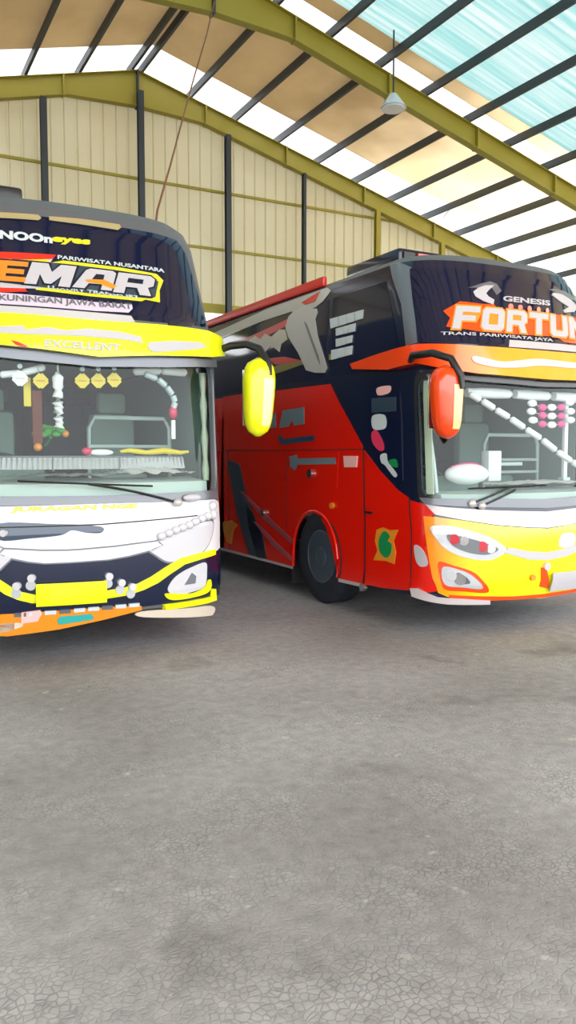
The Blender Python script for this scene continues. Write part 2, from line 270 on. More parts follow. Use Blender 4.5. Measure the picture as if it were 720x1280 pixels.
# surface outlines on the two bodies, as (L, z) in metres
LF=[
('headlight','lamp_white',0.012,1,[(0.394,0.946),(0.551,1.02),(0.751,1.093),(0.951,1.13),(1.082,1.128),(1.078,1.026),(1.008,0.915),(0.898,0.844),(0.731,0.809),(0.587,0.806),(0.481,0.863)]),
('grille_bar','white_paint',0.014,0,[(-0.809,0.968),(-0.442,0.94),(-0.053,0.931),(0.222,0.949),(0.379,0.953),(0.422,0.902),(0.364,0.878),(0.082,0.848),(-0.187,0.832),(-0.507,0.845),(-0.812,0.859)]),
('dark_grille','navy',0.006,0,[(-0.812,0.853),(-0.445,0.828),(-0.122,0.821),(0.15,0.844),(0.407,0.868),(0.572,0.793),(0.682,0.77),(0.471,0.633),(0.287,0.565),(0.01,0.52),(-0.449,0.491),(-0.819,0.496)]),
('accent_band','navy_blue',0.006,1,[(-0.802,1.197),(-0.372,1.178),(-0.147,1.162),(0.006,1.136),(-0.01,1.09),(-0.13,1.096),(-0.247,1.121),(-0.338,1.085),(-0.564,1.069),(-0.807,1.064)]),
('yellow_trim','yellow',0.016,0,[(-0.818,0.614),(-0.45,0.592),(0.009,0.596),(0.288,0.614),(0.39,0.654),(0.472,0.703),(0.563,0.766),(0.682,0.813),(0.834,0.843),(1.052,0.851),(1.051,0.8),(0.926,0.784),(0.79,0.761),(0.681,0.727),(0.601,0.671),(0.538,0.606),(0.47,0.563),(0.253,0.519),(0.01,0.505),(-0.45,0.518),(-0.82,0.536)]),
('fog_lamp','lamp_white',0.012,1,[(0.576,0.553),(0.608,0.627),(0.681,0.685),(0.798,0.731),(0.975,0.764),(0.995,0.674),(0.963,0.545),(0.791,0.507),(0.651,0.5)]),
('fog_core','grey_metal',0.018,0,[(0.737,0.586),(0.815,0.686),(0.859,0.653),(0.849,0.588)]),
('yellow_trim','yellow',0.016,1,[(0.547,0.526),(0.707,0.509),(0.836,0.501),(0.964,0.538),(1.015,0.598),(1.049,0.586),(1.043,0.503),(0.932,0.466),(0.63,0.458)]),
('yellow_lip','yellow',0.03,0,[(0.539,0.431),(0.842,0.432),(1.063,0.439),(1.066,0.508),(1.105,0.502),(1.138,0.387),(0.992,0.38),(0.558,0.377)]),
('spoiler','orange',0.02,0,[(-0.819,0.489),(-0.448,0.463),(-0.056,0.462),(0.281,0.4),(0.298,0.362),(-0.05,0.34),(-0.445,0.324),(-0.817,0.319)]),
('spoiler_patch','teal',0.026,0,[(-0.37,0.387),(-0.345,0.412),(-0.101,0.41),(-0.072,0.378),(-0.092,0.359),(-0.356,0.343)]),
('spoiler_patch','pink_white',0.026,0,[(-0.648,0.472),(-0.506,0.481),(-0.498,0.44),(-0.522,0.386),(-0.646,0.376)]),
('spoiler_end','beige',0.02,1,[(0.34,0.387),(0.761,0.367),(1.028,0.351),(1.136,0.309),(1.115,0.258),(1.018,0.252),(0.358,0.333)]),
('sill_strip','grey_metal',0.02,0,[(-0.792,1.438),(-0.425,1.432),(-0.035,1.424),(0.382,1.414),(0.769,1.403),(1.105,1.39),(1.1,1.325),(0.766,1.332),(0.379,1.338),(-0.037,1.35),(-0.427,1.361),(-0.795,1.368)]),
('upper_glass','dark_glass',0.006,0,[(-0.708,3.66),(-0.3,3.684),(0.136,3.697),(0.528,3.709),(0.748,3.706),(0.889,3.677),(0.949,3.593),(0.976,3.386),(0.984,3.116),(0.959,2.901),(0.46,2.872),(0.029,2.858),(-0.372,2.854),(-0.748,2.85)]),
('glass_corner','navy',0.01,0,[(0.825,3.688),(0.896,3.662),(0.944,3.577),(0.976,3.386),(0.984,3.116),(0.959,2.901),(0.696,2.88),(0.708,3.079),(0.749,3.388)]),
('light_bar','tan',0.02,0,[(-0.707,3.759),(-0.376,3.775),(-0.35,3.747),(-0.38,3.719),(-0.706,3.704)]),
('light_bar','tan',0.02,0,[(-0.284,3.772),(0.005,3.791),(0.376,3.79),(0.383,3.759),(0.342,3.728),(-0.006,3.733),(-0.281,3.733)]),
('graphic_backing','gold_yellow',0.012,0,[(-0.329,3.367),(-0.228,3.357),(-0.053,3.362),(0.236,3.359),(0.542,3.351),(0.756,3.343),(0.797,3.288),(0.714,3.185),(0.674,3.075),(0.461,3.074),(0.426,3.048),(-0.019,3.063),(-0.453,3.08),(-0.457,3.107),(-0.306,3.177)]),
('red_stripe','red_graphic',0.012,0,[(-0.722,3.401),(-0.46,3.411),(-0.256,3.419),(-0.287,3.379),(-0.464,3.353),(-0.726,3.337)]),
('white_stripe','white_paint',0.011,0,[(-0.726,3.337),(-0.464,3.353),(-0.287,3.379),(-0.319,3.332),(-0.728,3.302)]),
('red_stripe','red_graphic',0.014,0,[(-0.739,3.086),(-0.536,3.094),(-0.519,3.067),(-0.741,3.045)]),
('white_stripe','white_paint',0.012,0,[(-0.736,3.134),(-0.416,3.139),(-0.406,3.105),(-0.739,3.079)]),
('white_stripe','white_paint',0.012,0,[(-0.746,2.936),(-0.367,2.935),(0.035,2.934),(0.341,2.932),(0.372,2.878),(0.03,2.865),(-0.372,2.854),(-0.748,2.857)]),
('lilac_backing','lilac',0.011,0,[(-0.741,3.045),(-0.359,3.039),(0.046,3.027),(0.364,3.035),(0.365,2.999),(0.322,2.959),(0.036,2.948),(-0.367,2.948),(-0.746,2.949)]),
('visor_band','white_paint',0.156,1,[(-0.701,2.746),(-0.546,2.762),(-0.514,2.732),(-0.366,2.762),(-0.239,2.745),(-0.07,2.772),(0.177,2.765),(0.335,2.736),(0.35,2.683),(0.172,2.703),(-0.135,2.707),(-0.482,2.695),(-0.702,2.695)]),
('visor_band','white_paint',0.156,1,[(0.404,2.694),(0.607,2.725),(0.88,2.739),(0.946,2.703),(0.854,2.678),(0.596,2.633),(0.422,2.612),(0.386,2.651)]),
('visor_mark','red_graphic',0.156,0,[(-0.627,2.641),(-0.584,2.631),(-0.508,2.597),(-0.541,2.588),(-0.596,2.605)]),
('lettering_panel','white_paint',0.008,0,[(-0.795,1.362),(-0.427,1.354),(-0.038,1.344),(0.379,1.331),(0.45,1.288),(0.518,1.175),(-0.046,1.178),(-0.435,1.199),(-0.801,1.21)]),
]
LT={'EMAR_E':[(-0.736,3.148),(-0.493,3.146),(-0.714,3.324)],'MAR_M':[(-0.558,3.14),(-0.189,3.132),(-0.493,3.329)],'A':[(-0.133,3.152),(0.227,3.145),(-0.029,3.321)],'R':[(0.219,3.144),(0.645,3.132),(0.319,3.317)],'row1a':[(-0.716,3.515),(-0.274,3.518),(-0.712,3.594)],'row1b':[(-0.288,3.517),(0.054,3.529),(-0.274,3.584)],'row2':[(-0.246,3.384),(0.747,3.38),(-0.242,3.42)],'row3':[(-0.353,3.109),(0.434,3.093),(-0.35,3.138)],'row4':[(-0.745,2.963),(0.354,2.976),(-0.742,3.031)],'low':[(-0.749,1.317),(0.319,1.279),(-0.747,1.355)],'visor':[(-0.552,2.588),(0.162,2.574),(-0.539,2.646)]}
LP=[('lamp',(-0.763,1.12)),('lamp',(-0.677,0.692)),('lamp',(-0.565,0.75)),('lamp',(0.045,0.722)),('lamp',(0.148,0.66)),('lamp',(0.238,0.618)),('bead',(0.513,1.015)),('bead',(0.582,1.039)),('bead',(0.653,1.063)),('bead',(0.718,1.08)),('bead',(0.785,1.098)),('bead',(0.856,1.122)),('bead',(0.932,1.146)),('bead',(1.004,1.163)),('wpivot',(0.667,1.322)),('wtip',(-0.667,1.552)),('wmid',(-0.164,1.532)),('plateA',(-0.529,0.702)),('plateB',(0.017,0.69)),('plateC',(0.03,0.525)),('plateD',(-0.525,0.51))]
RF=[
('side_panel','red_paint',0.006,0,[(-6.072,2.577),(-5.518,2.576),(-4.536,2.554),(-3.695,2.544),(-3.087,2.536),(-2.685,2.151),(-2.364,1.835),(-2.359,0.358),(-2.61,0.345),(-2.877,0.336),(-2.908,0.442),(-3.015,0.695),(-3.14,0.904),(-3.323,1.04),(-3.549,1.063),(-3.705,1.014),(-3.865,0.826),(-3.926,0.531),(-3.926,0.351),(-4.514,0.352),(-6.215,0.355)]),
('driver_door','red_paint',0.008,0,[(-2.325,1.784),(-2.039,1.578),(-1.731,1.392),(-1.545,1.321),(-1.524,0.409),(-1.956,0.369),(-2.319,0.359)]),
('sill_trim','silver',0.012,0,[(-6.215,0.355),(-4.514,0.352),(-3.947,0.349),(-3.947,0.318),(-4.514,0.32),(-6.215,0.319)]),
('sill_trim','silver',0.012,0,[(-2.851,0.348),(-2.335,0.357),(-2.329,0.322),(-2.849,0.312)]),
('silver_band','silver',0.014,0,[(-6.614,3.526),(-5.682,3.609),(-4.812,3.698),(-3.192,3.641),(-3.201,3.578),(-3.344,3.483),(-3.487,3.45),(-3.796,3.499),(-4.095,3.537),(-4.878,3.513),(-5.622,3.476),(-6.35,3.445)]),
('band_mark','red_graphic',0.02,0,[(-3.846,3.685),(-3.572,3.716),(-3.51,3.586),(-3.689,3.607)]),
('silver_fin','silver',0.018,0,[(-3.963,3.516),(-3.698,3.484),(-3.467,3.438),(-3.443,3.388),(-3.492,3.321),(-3.415,3.116),(-3.285,2.917),(-3.158,2.722),(-3.206,2.672),(-3.426,2.692),(-3.638,2.739),(-3.859,2.971),(-4.127,3.188),(-4.226,3.329),(-4.155,3.448)]),
('fin_edge','silver_dark',0.024,0,[(-3.739,3.329),(-3.677,3.292),(-3.353,2.879),(-3.306,2.773),(-3.367,2.834),(-3.694,3.266)]),
('side_graphic','red_graphic',0.008,0,[(-5.992,3.354),(-5.345,3.341),(-4.517,3.4),(-4.153,3.428),(-4.249,3.342),(-4.847,3.279),(-5.599,3.284)]),
('side_graphic','red_graphic',0.008,0,[(-4.229,2.962),(-3.63,2.842),(-4.46,2.884),(-4.698,2.99)]),
('side_graphic','beige',0.011,0,[(-5.29,3.302),(-5.094,3.331),(-4.941,3.269),(-4.805,3.325),(-4.614,3.259),(-4.398,3.323),(-4.245,3.302),(-4.167,3.173),(-4.334,3.134),(-4.367,3.037),(-4.601,3.145),(-4.778,3.082),(-4.931,3.184),(-5.174,3.169)]),
('gold_stripe','olive',0.009,0,[(-4.638,2.86),(-4.349,2.874),(-3.632,2.861),(-3.609,2.831),(-4.338,2.772),(-4.629,2.777)]),
('gold_stripe','olive',0.009,0,[(-3.139,2.874),(-2.796,2.885),(-2.661,2.881),(-2.662,2.828),(-3.132,2.81)]),
('door_glass','dark_glass',0.01,0,[(-2.241,2.494),(-1.644,2.483),(-1.624,2.119),(-1.63,1.49),(-1.729,1.44),(-2.037,1.643),(-2.245,1.825)]),
('door_vent_panel','slate',0.016,0,[(-2.154,2.322),(-1.701,2.312),(-1.707,2.17),(-2.157,2.173)]),
('door_sticker','pink_white',0.016,1,[(-2.05,2.422),(-1.823,2.431),(-1.791,2.389),(-1.849,2.353),(-2.031,2.347)]),
('door_sticker','pale_grey',0.016,1,[(-2.142,2.139),(-1.913,2.138),(-1.904,2.009),(-2.131,2.007)]),
('door_sticker','pink',0.016,1,[(-2.163,1.966),(-2.07,1.989),(-1.954,1.872),(-1.942,1.791),(-2.032,1.783),(-2.151,1.866)]),
('door_sticker','pale_grey',0.016,1,[(-2.003,1.734),(-1.9,1.75),(-1.874,1.669),(-1.723,1.551),(-1.767,1.518),(-1.919,1.628),(-1.991,1.66)]),
('door_sticker','green',0.015,1,[(-1.859,1.677),(-1.73,1.694),(-1.706,1.615),(-1.818,1.63)]),
('door_emblem','orange',0.014,0,[(-2.111,0.963),(-1.997,0.997),(-1.885,0.974),(-1.736,0.994),(-1.815,0.874),(-1.772,0.765),(-1.797,0.641),(-1.936,0.657),(-2.165,0.638),(-2.094,0.747),(-2.139,0.843)]),
('emblem_shape','green',0.02,1,[(-2.024,0.92),(-1.954,0.959),(-1.87,0.918),(-1.911,0.865),(-1.842,0.839),(-1.854,0.74),(-1.936,0.69),(-2.036,0.737),(-2.066,0.833)]),
('side_lettering','teal_grey',0.012,0,[(-4.668,2.261),(-4.396,2.27),(-4.374,2.086),(-4.692,2.074)]),
('side_lettering','teal_grey',0.012,0,[(-4.2,2.291),(-3.65,2.303),(-3.649,2.103),(-3.908,2.092),(-3.948,2.172),(-4.031,2.086),(-4.286,2.074)]),
('side_lettering','slate_blue',0.012,0,[(-4.33,1.963),(-4.243,1.982),(-4.2,1.931),(-3.42,1.965),(-3.401,1.9),(-4.243,1.861)]),
('hatch_flap','red_paint',0.01,0,[(-4.01,1.76),(-2.862,1.777),(-2.896,1.365),(-4.094,1.36)]),
('flap_lettering','teal_grey',0.016,0,[(-4.01,1.71),(-3.826,1.74),(-3.806,1.692),(-2.932,1.705),(-2.914,1.634),(-3.806,1.614),(-3.866,1.545),(-3.989,1.582)]),
('marker_light','pink_white',0.02,0,[(-2.74,1.724),(-2.455,1.724),(-2.474,1.604),(-2.723,1.601)]),
('side_swoosh','slate',0.011,0,[(-5.933,1.669),(-5.493,1.604),(-5.236,1.111),(-4.746,0.635),(-4.653,0.357),(-5.192,0.349),(-5.608,0.921)]),
('side_swoosh','navy',0.012,0,[(-5.314,1.107),(-5.086,0.955),(-4.793,0.674),(-4.653,0.367),(-4.941,0.345),(-5.188,0.727)]),
('side_line','silver_red',0.016,0,[(-5.47,1.223),(-5.391,1.226),(-4.697,0.959),(-3.926,0.681),(-3.947,0.629),(-4.745,0.892)]),
('side_line','silver_red',0.016,0,[(-5.037,0.827),(-4.962,0.833),(-4.4,0.615),(-3.926,0.451),(-3.947,0.409),(-4.513,0.573)]),
('side_mark','amber',0.012,0,[(-6.091,0.736),(-5.775,0.795),(-5.556,0.743),(-5.721,0.637),(-5.779,0.446),(-5.95,0.453),(-6.063,0.608)]),
('corner_frame','grey_metal',0.008,0,[(-1.508,3.682),(-1.363,3.665),(-1.24,3.591),(-1.271,3.287),(-1.336,2.818),(-1.49,2.795),(-1.431,3.225)]),
('upper_glass','dark_glass',0.01,0,[(-1.251,3.566),(-0.945,3.564),(-0.556,3.553),(0.085,3.547),(0.598,3.541),(0.583,2.778),(-0.226,2.768),(-0.712,2.774),(-1.042,2.79),(-1.319,2.817),(-1.29,3.206)]),
('graphic_backing','orange_red',0.016,0,[(-1.014,3.12),(-0.811,3.224),(-0.584,3.212),(-0.413,3.216),(-0.396,3.176),(0.043,3.179),(0.847,3.204),(0.637,2.885),(0.435,2.886),(0.336,2.938),(-0.281,2.919),(-0.674,2.92),(-1.039,2.941),(-0.962,3.031)]),
('white_stripe','white_paint',0.016,0,[(-0.345,2.858),(0.138,2.865),(0.627,2.866),(0.588,2.795),(0.106,2.78),(-0.378,2.783)]),
('wing_graphic','white_paint',0.018,0,[(-0.633,3.334),(-0.56,3.381),(-0.458,3.415),(-0.339,3.426),(-0.433,3.366),(-0.477,3.329),(-0.457,3.297),(-0.395,3.268),(-0.424,3.216),(-0.536,3.241),(-0.619,3.285)]),
('wing_graphic','grey_metal',0.014,0,[(-0.678,3.373),(-0.515,3.427),(-0.378,3.465),(-0.299,3.446),(-0.261,3.373),(-0.344,3.323),(-0.381,3.396),(-0.529,3.384)]),
('wing_graphic','white_paint',0.018,0,[(0.488,3.403),(0.532,3.435),(0.678,3.434),(0.858,3.394),(0.963,3.337),(0.829,3.256),(0.614,3.222),(0.599,3.247),(0.737,3.298),(0.596,3.344)]),
('wing_graphic','grey_metal',0.014,0,[(0.479,3.465),(0.558,3.482),(0.774,3.483),(0.996,3.442),(1.029,3.392),(0.866,3.405),(0.618,3.436)]),
('front_panel','yellow_front',0.01,0,[(-1.347,1.154),(-1.225,1.152),(-1.002,1.124),(-0.634,1.064),(-0.251,1.027),(0.401,0.981),(0.528,0.259),(-0.387,0.336),(-0.766,0.362),(-1.092,0.387),(-1.191,0.425),(-1.263,0.57),(-1.306,0.775),(-1.343,1.003)]),
('pale_band','pale_paint',0.014,0,[(-1.322,1.27),(-1.107,1.244),(-0.619,1.208),(0.422,1.158),(0.4,0.998),(-0.25,1.034),(-0.633,1.071),(-0.963,1.124),(-1.223,1.174)]),
('headlight','lamp_grey',0.022,1,[(-1.28,1.052),(-1.119,1.071),(-0.893,1.018),(-0.683,0.944),(-0.526,0.837),(-0.617,0.764),(-0.757,0.739),(-0.97,0.775),(-1.123,0.844),(-1.214,0.933)]),
('headlight_lens','lamp_dark',0.028,1,[(-1.125,0.988),(-0.973,0.966),(-0.769,0.908),(-0.618,0.841),(-0.741,0.792),(-0.932,0.82),(-1.079,0.89)]),
('fog_frame','orange_red',0.016,1,[(-1.203,0.727),(-1.083,0.699),(-0.888,0.636),(-0.788,0.556),(-0.696,0.424),(-0.952,0.443),(-1.14,0.467),(-1.194,0.605)]),
('fog_lamp','lamp_grey',0.022,1,[(-1.165,0.675),(-1.03,0.661),(-0.888,0.598),(-0.769,0.469),(-0.962,0.484),(-1.141,0.515)]),
('fog_lens','lamp_dark',0.028,1,[(-1.037,0.623),(-0.967,0.607),(-0.903,0.529),(-0.981,0.516),(-1.028,0.524)]),
('grille_bar','white_paint',0.022,0,[(-0.507,0.852),(-0.248,0.799),(0.41,0.736),(0.414,0.654),(-0.246,0.721),(-0.544,0.799)]),
('bonnet_patch','pale_grey',0.016,1,[(0.191,0.943),(0.366,0.943),(0.358,0.821),(0.161,0.824)]),
('corner_patch','white_paint',0.016,1,[(-1.475,0.86),(-1.398,0.852),(-1.332,0.78),(-1.313,0.69),(-1.385,0.667),(-1.449,0.722)]),
('lower_lip','pale_paint',0.03,0,[(-1.496,0.439),(-1.399,0.453),(-1.29,0.417),(-1.182,0.384),(-0.933,0.369),(-0.654,0.339),(-0.641,0.297),(-1.075,0.314),(-1.231,0.332),(-1.448,0.363)]),
('plate_mark','orange_red',0.02,0,[(-0.085,0.631),(-0.008,0.602),(0.052,0.408),(-0.079,0.436)]),
('sill_strip','grey_metal',0.03,0,[(-1.374,1.329),(-1.105,1.327),(-0.615,1.322),(0.432,1.287),(0.428,1.198),(-0.618,1.238),(-1.107,1.259),(-1.314,1.27)]),
]
RT={'FORTU':[(-0.992,2.942),(0.664,2.93),(-0.853,3.164)],'gen':[(-0.281,3.261),(0.427,3.282),(-0.255,3.331)],'row':[(-1.094,2.838),(0.25,2.856),(-1.081,2.893)]}
RP=[('knob',(-3.474,1.514)),('amber',(-2.983,1.163)),('capn',(-2.298,0.327)),('hl',(-1.049,0.943)),('hl',(-0.827,0.872)),('wpivot',(-0.874,1.281)),('wpivot2',(-0.775,1.257)),('wtip',(-0.422,1.449)),('plateA',(0.003,0.585)),('plateB',(0.418,0.555)),('plateC',(0.481,0.361)),('plateD',(0.055,0.399)),('silverknob',(-4.721,0.968)),('dots',(-0.203,3.208)),('dots',(0.374,3.225)),('doorhandle',(-2.235,1.137))]
SB=[(-3.163,3.273),(-2.252,3.272),(-2.287,3.18),(-3.134,3.161),(-3.003,3.145),(-2.473,3.149),(-2.499,3.065),(-2.994,3.064),(-2.99,3.028),(-2.56,3.028),(-2.583,2.952),(-2.98,2.938),(-3.091,2.914),(-2.565,2.915),(-2.587,2.821),(-3.08,2.805)]
IN={
'Ldia':[(-0.65,2.363),(-0.47,2.349),(-0.093,2.363),(0.058,2.369),(0.212,2.382)],
'Ltas':[(-0.315,2.487),(-0.317,2.447),(-0.336,1.949)],
'Lstrap':[(-0.53,2.255),(-0.541,1.973)],
'Lfl':[(-0.456,1.994),(-0.4,1.968),(-0.349,1.995),(-0.419,2.021),(-0.38,1.942)],
'Lball':[(-0.555,1.96),(-0.287,1.93)],
'Lroll':[(0.479,2.463),(1.088,2.513),(-0.801,2.372),(-0.423,2.476)],
'Lgar':[(0.512,2.45),(0.654,2.408),(0.749,2.349),(0.819,2.273),(0.845,2.21),(0.813,2.144),(0.806,1.979)],
'Llace':[(-0.847,1.724),(1.103,1.721),(1.096,1.61),(-0.85,1.634)],
'Lcloth':[(0.232,1.523),(1.077,1.522),(1.07,1.405),(0.307,1.425)],
'Lyel':[(0.367,1.736),(1.041,1.735)],
'Lpink':[(-0.049,1.784)],
'Lpillar':[(1.263,2.475),(1.234,1.414)],
'Rroll':[(-0.894,2.341),(-0.305,2.34),(-0.213,2.343),(0.312,2.336),(0.417,2.339),(0.707,2.333)],
'Rgar':[(-0.875,2.326),(-0.733,2.26),(-0.573,2.177),(-0.394,2.095),(-0.193,1.996),(0.029,1.894),(0.246,1.774),(0.477,1.668),(0.648,1.609)],
'Rheart':[(-0.038,2.269),(0.021,2.255),(0.179,2.218),(0.332,2.222),(0.493,2.227),(0.655,2.281),(0.005,2.174),(0.175,2.138),(0.327,2.133),(0.488,2.136),(0.666,2.19),(0.026,2.086),(0.171,2.049),(0.323,2.043),(0.484,2.054),(0.66,2.099)],
'Rcur':[(-1.381,2.439),(-1.431,2.271),(-1.34,1.897),(-1.291,1.357)],
'Rvert':[(0.651,1.933),(0.632,1.601)],
'Rmound':[(-1.18,1.359),(-1.042,1.52),(-0.809,1.58),(-0.682,1.541),(-0.649,1.355)],
'Rdash':[(-1.126,1.635),(0.663,1.592),(0.653,1.426),(-1.132,1.451)],
'Lfog':[(0.887,0.627)],
}
# ================================================================ the shed
RX,RZ,SL=7.1,12.15,.265                                  # ridge line, height of the rafter top there, roof slope
YB,YN,YF=22.0,16.6,-8.0                                  # gable wall, the frame in front of it, open front edge
XL,XR=-9.6,24.2
def zt(x): return RZ-SL*abs(x-RX)
def struct(name,bm,m,**k): return tag(link(name,bm,m,**k),kind='structure')
bm=bmesh.new(); bmesh.ops.create_grid(bm,x_segments=2,y_segments=2,size=1)
for v in bm.verts: v.co=Vector((7+v.co.x*20,7+v.co.y*16,0))
struct('floor',bm,'asphalt',smooth=False)
bm=bmesh.new(); bmesh.ops.create_grid(bm,x_segments=2,y_segments=2,size=1)
for v in bm.verts: v.co=Vector((v.co.x*90,v.co.y*90,-.03))
tag(struct('outdoor_ground',bm,'concrete',smooth=False),'pale concrete yard around the open shed')
# gable wall of upright ribbed light-passing sheets, open gap above the block wall
def ribbed(x0,x1,zb,zf,y,pitch=.352):
    bm=bmesh.new(); x=x0; cols=[]
    while x<x1:
        for dx,dy in ((0,0),(pitch-.08,0),(pitch-.06,.06),(pitch-.02,.06)):
            if x+dx<=x1: cols.append((x+dx,y+dy))
        x+=pitch
    pr=None
    for (a,b) in cols:
        cur=(bm.verts.new((a,b,zb)),bm.verts.new((a,b,zf(a))))
        if pr: bm.faces.new((pr[0],cur[0],cur[1],pr[1]))
        pr=cur
    return bm
struct('wall_back',ribbed(XL,XR,5.95,lambda a:zt(a)-.05,YB+.12),'sheet_wall',smooth=False)
struct('wall_block',B_(XL,XR,YB+.1,YB+.3,0,5.3),'wall_paint',smooth=False)
struct('wall_left',B_(XL-.5,XL-.3,YF+8,YB+.3,0,zt(XL)-.1),'wall_paint',smooth=False)
struct('wall_right',B_(XR+.3,XR+.5,YF+8,YB+.3,0,5.2),'wall_paint',smooth=False)
# roof sheets, laid in strips from ridge to eave
def strip(name,y0,y1,m,lab=None):
    bm=bmesh.new()
    for sgn in (-1,1):
        xe=XL-.6 if sgn<0 else XR+.6
        vs=[]
        for (x,y) in ((RX,y0),(RX,y1),(xe,y1),(xe,y0)): vs.append(bm.verts.new((x,y,zt(x)+.235)))
        bm.faces.new(vs)
    bmesh.ops.remove_doubles(bm,verts=bm.verts[:],dist=1e-4)
    bmesh.ops.solidify(bm,geom=bm.faces[:],thickness=.02)
    o=struct(name,bm,m,smooth=False)
    if lab: o['label']=lab
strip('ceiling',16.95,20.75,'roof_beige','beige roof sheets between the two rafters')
strip('ceiling',20.75,22.3,'sheet_white','white light-passing roof strip along the gable wall')
strip('ceiling',16.25,16.95,'sheet_white','white light-passing roof strip along the nearer rafter')
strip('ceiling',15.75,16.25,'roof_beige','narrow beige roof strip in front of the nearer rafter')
strip('ceiling',6.0,15.75,'sheet_cyan','pale cyan skylight sheets over the buses')
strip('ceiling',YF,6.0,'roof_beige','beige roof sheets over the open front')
# rafters: bolted steel frames, haunched at the ridge
def rafter(Y,lab):
    t=thing('steel_rafter',lab,'rafter',(RX,Y,0),'gable frames of the shed')
    for sgn in (-1,1):
        span=(RX-XL) if sgn<0 else (XR-RX)
        bm=bmesh.new()
        xs=[0,.35,1.9,2.0]+[2+(span-2)*k/8 for k in range(1,9)]
        def dep(x): return .95-.42*min(1,x/1.9)
        for y0,y1,za,zb in ((-.11,.11,0,-.02),(-.11,.11,None,.02),(-.012,.012,0,None)):
            rows=[]
            for x in xs:
                zz=RZ-SL*x
                t0=zz+(za if za is not None else -dep(x)); t1=(zz-dep(x) if zb is None else t0+zb)
                rows.append([bm.verts.new((sgn*x,y,z)) for y,z in ((y0,t0),(y1,t0),(y1,t1),(y0,t1))])
            for a,b in zip(rows,rows[1:]):
                for k in range(4): bm.faces.new((a[k],a[(k+1)%4],b[(k+1)%4],b[k]))
            bm.faces.new(rows[0]); bm.faces.new(rows[-1])
        beam=link('beam',bm,'steel_green',t,smooth=False)
        for x in (2.0,4.6,7.4,10.2,13.0):
            if x<span: 
                zz=RZ-SL*x; link('splice_plate',B_(sgn*x-.02,sgn*x+.02,-.115,.115,zz-dep(x)-.02,zz),'steel_green',t,smooth=False)
        zc=RZ-SL*span
        link('column',B_(sgn*span-.15,sgn*span+.15,-.12,.12,0,zc-.3),'steel_green',t,smooth=False)
    link('ridge_plate',B_(-.025,.025,-.125,.125,RZ-.98,RZ),'steel_dark',t,smooth=False)
    return t
rafter(YB-.13,'olive green steel gable rafter along the top of the back wall')
rafter(YN,'olive green steel roof rafter one bay in front of the back wall')
rafter(YN-10.8,'olive green steel roof rafter above the buses')
# purlins: C-channels lying on the rafters
def purlin_bm(y0,y1,h=.2,w=.075):
    bm=bmesh.new(); t=.008; prof=[(0,0),(w,0),(w,.03),(w-t,.03),(w-t,t),(t,t),(t,h-t),(w-t,h-t),(w-t,h-.03),(w,h-.03),(w,h),(0,h)]
    A=[bm.verts.new((x,y0,z)) for x,z in prof]; Bq=[bm.verts.new((x,y1,z)) for x,z in prof]
    for k in range(12): bm.faces.new((A[k],A[(k+1)%12],Bq[(k+1)%12],Bq[k]))
    bm.faces.new(A); bm.faces.new(Bq); return bm
p0=link('roof_purlin',purlin_bm(YF,YB+.25),'steel_dark',smooth=False)
NUM=['first','second','third','fourth','fifth','sixth','seventh','eighth','ninth','tenth','eleventh','twelfth','thirteenth']
first=True
for side,word in ((1,'towards the red bus side'),(-1,'towards the black and yellow bus side')):
    for k in range(12):
        dx=.14 if k==0 else .17+1.39*k
        x=RX+side*dx
        if x<XL or x>XR: continue
        o=p0 if first else p0.copy()
        if not first: C.objects.link(o)
        first=False
        o.location=(x-.037,0,zt(x)+.008)
        o.scale=(1,1,1)
        tag(o,('dark purlin pair member at the ridge, ' if k==0 else NUM[k-1]+' dark roof purlin from the ridge, ')+word,'purlin','purlins under the roof sheets')
# gable posts and girts
for i,x in enumerate([-3.2,-.63,1.95,4.53,7.11,9.69,12.2,14.88,17.5,20.1,22.6]):
    t=thing('gable_post',NUM[i]+' upright steel post of the gable wall, counted from the side of the black bus','post',(x,YB-.45,0),'posts of the gable wall')
    bm=bmesh.new(); w=.045 if i==6 else .08; h=zt(x)-.62; box(bm,-w,w,-.01,.0,0,h); box(bm,-w,w,.13,.14,0,h); box(bm,-.01,.01,0,.13,0,h)
    link('post_shaft',bm,'steel_dark' if i<7 else 'steel_green',t,smooth=False)
    link('base_plate',B_(-.16,.16,-.09,.22,0,.02),'steel_dark',t,smooth=False)
for z,w in ((9.36,'upper'),(7.72,'lower')):
    tag(link('wall_girt',B_(XL+.2,XR-.2 if z<7.8 else RX+(RZ-z)/SL-1.5,YB+.03,YB+.09,z-.035,z+.035),'steel_green',smooth=False),w+' thin horizontal rail across the ribbed gable wall','rail','rails of the gable wall')
tag(link('wall_beam',B_(XL+.2,XR-.2,YB-.05,YB+.11,5.86,6.12),'steel_green',smooth=False),'deep olive steel beam under the ribbed gable sheets','beam')
# hanging lamp and loose cables
lam=thing('highbay_lamp','pale cone-shaped lamp hanging on a thin rod from the skylights','lamp',(11.05,15.45,0))
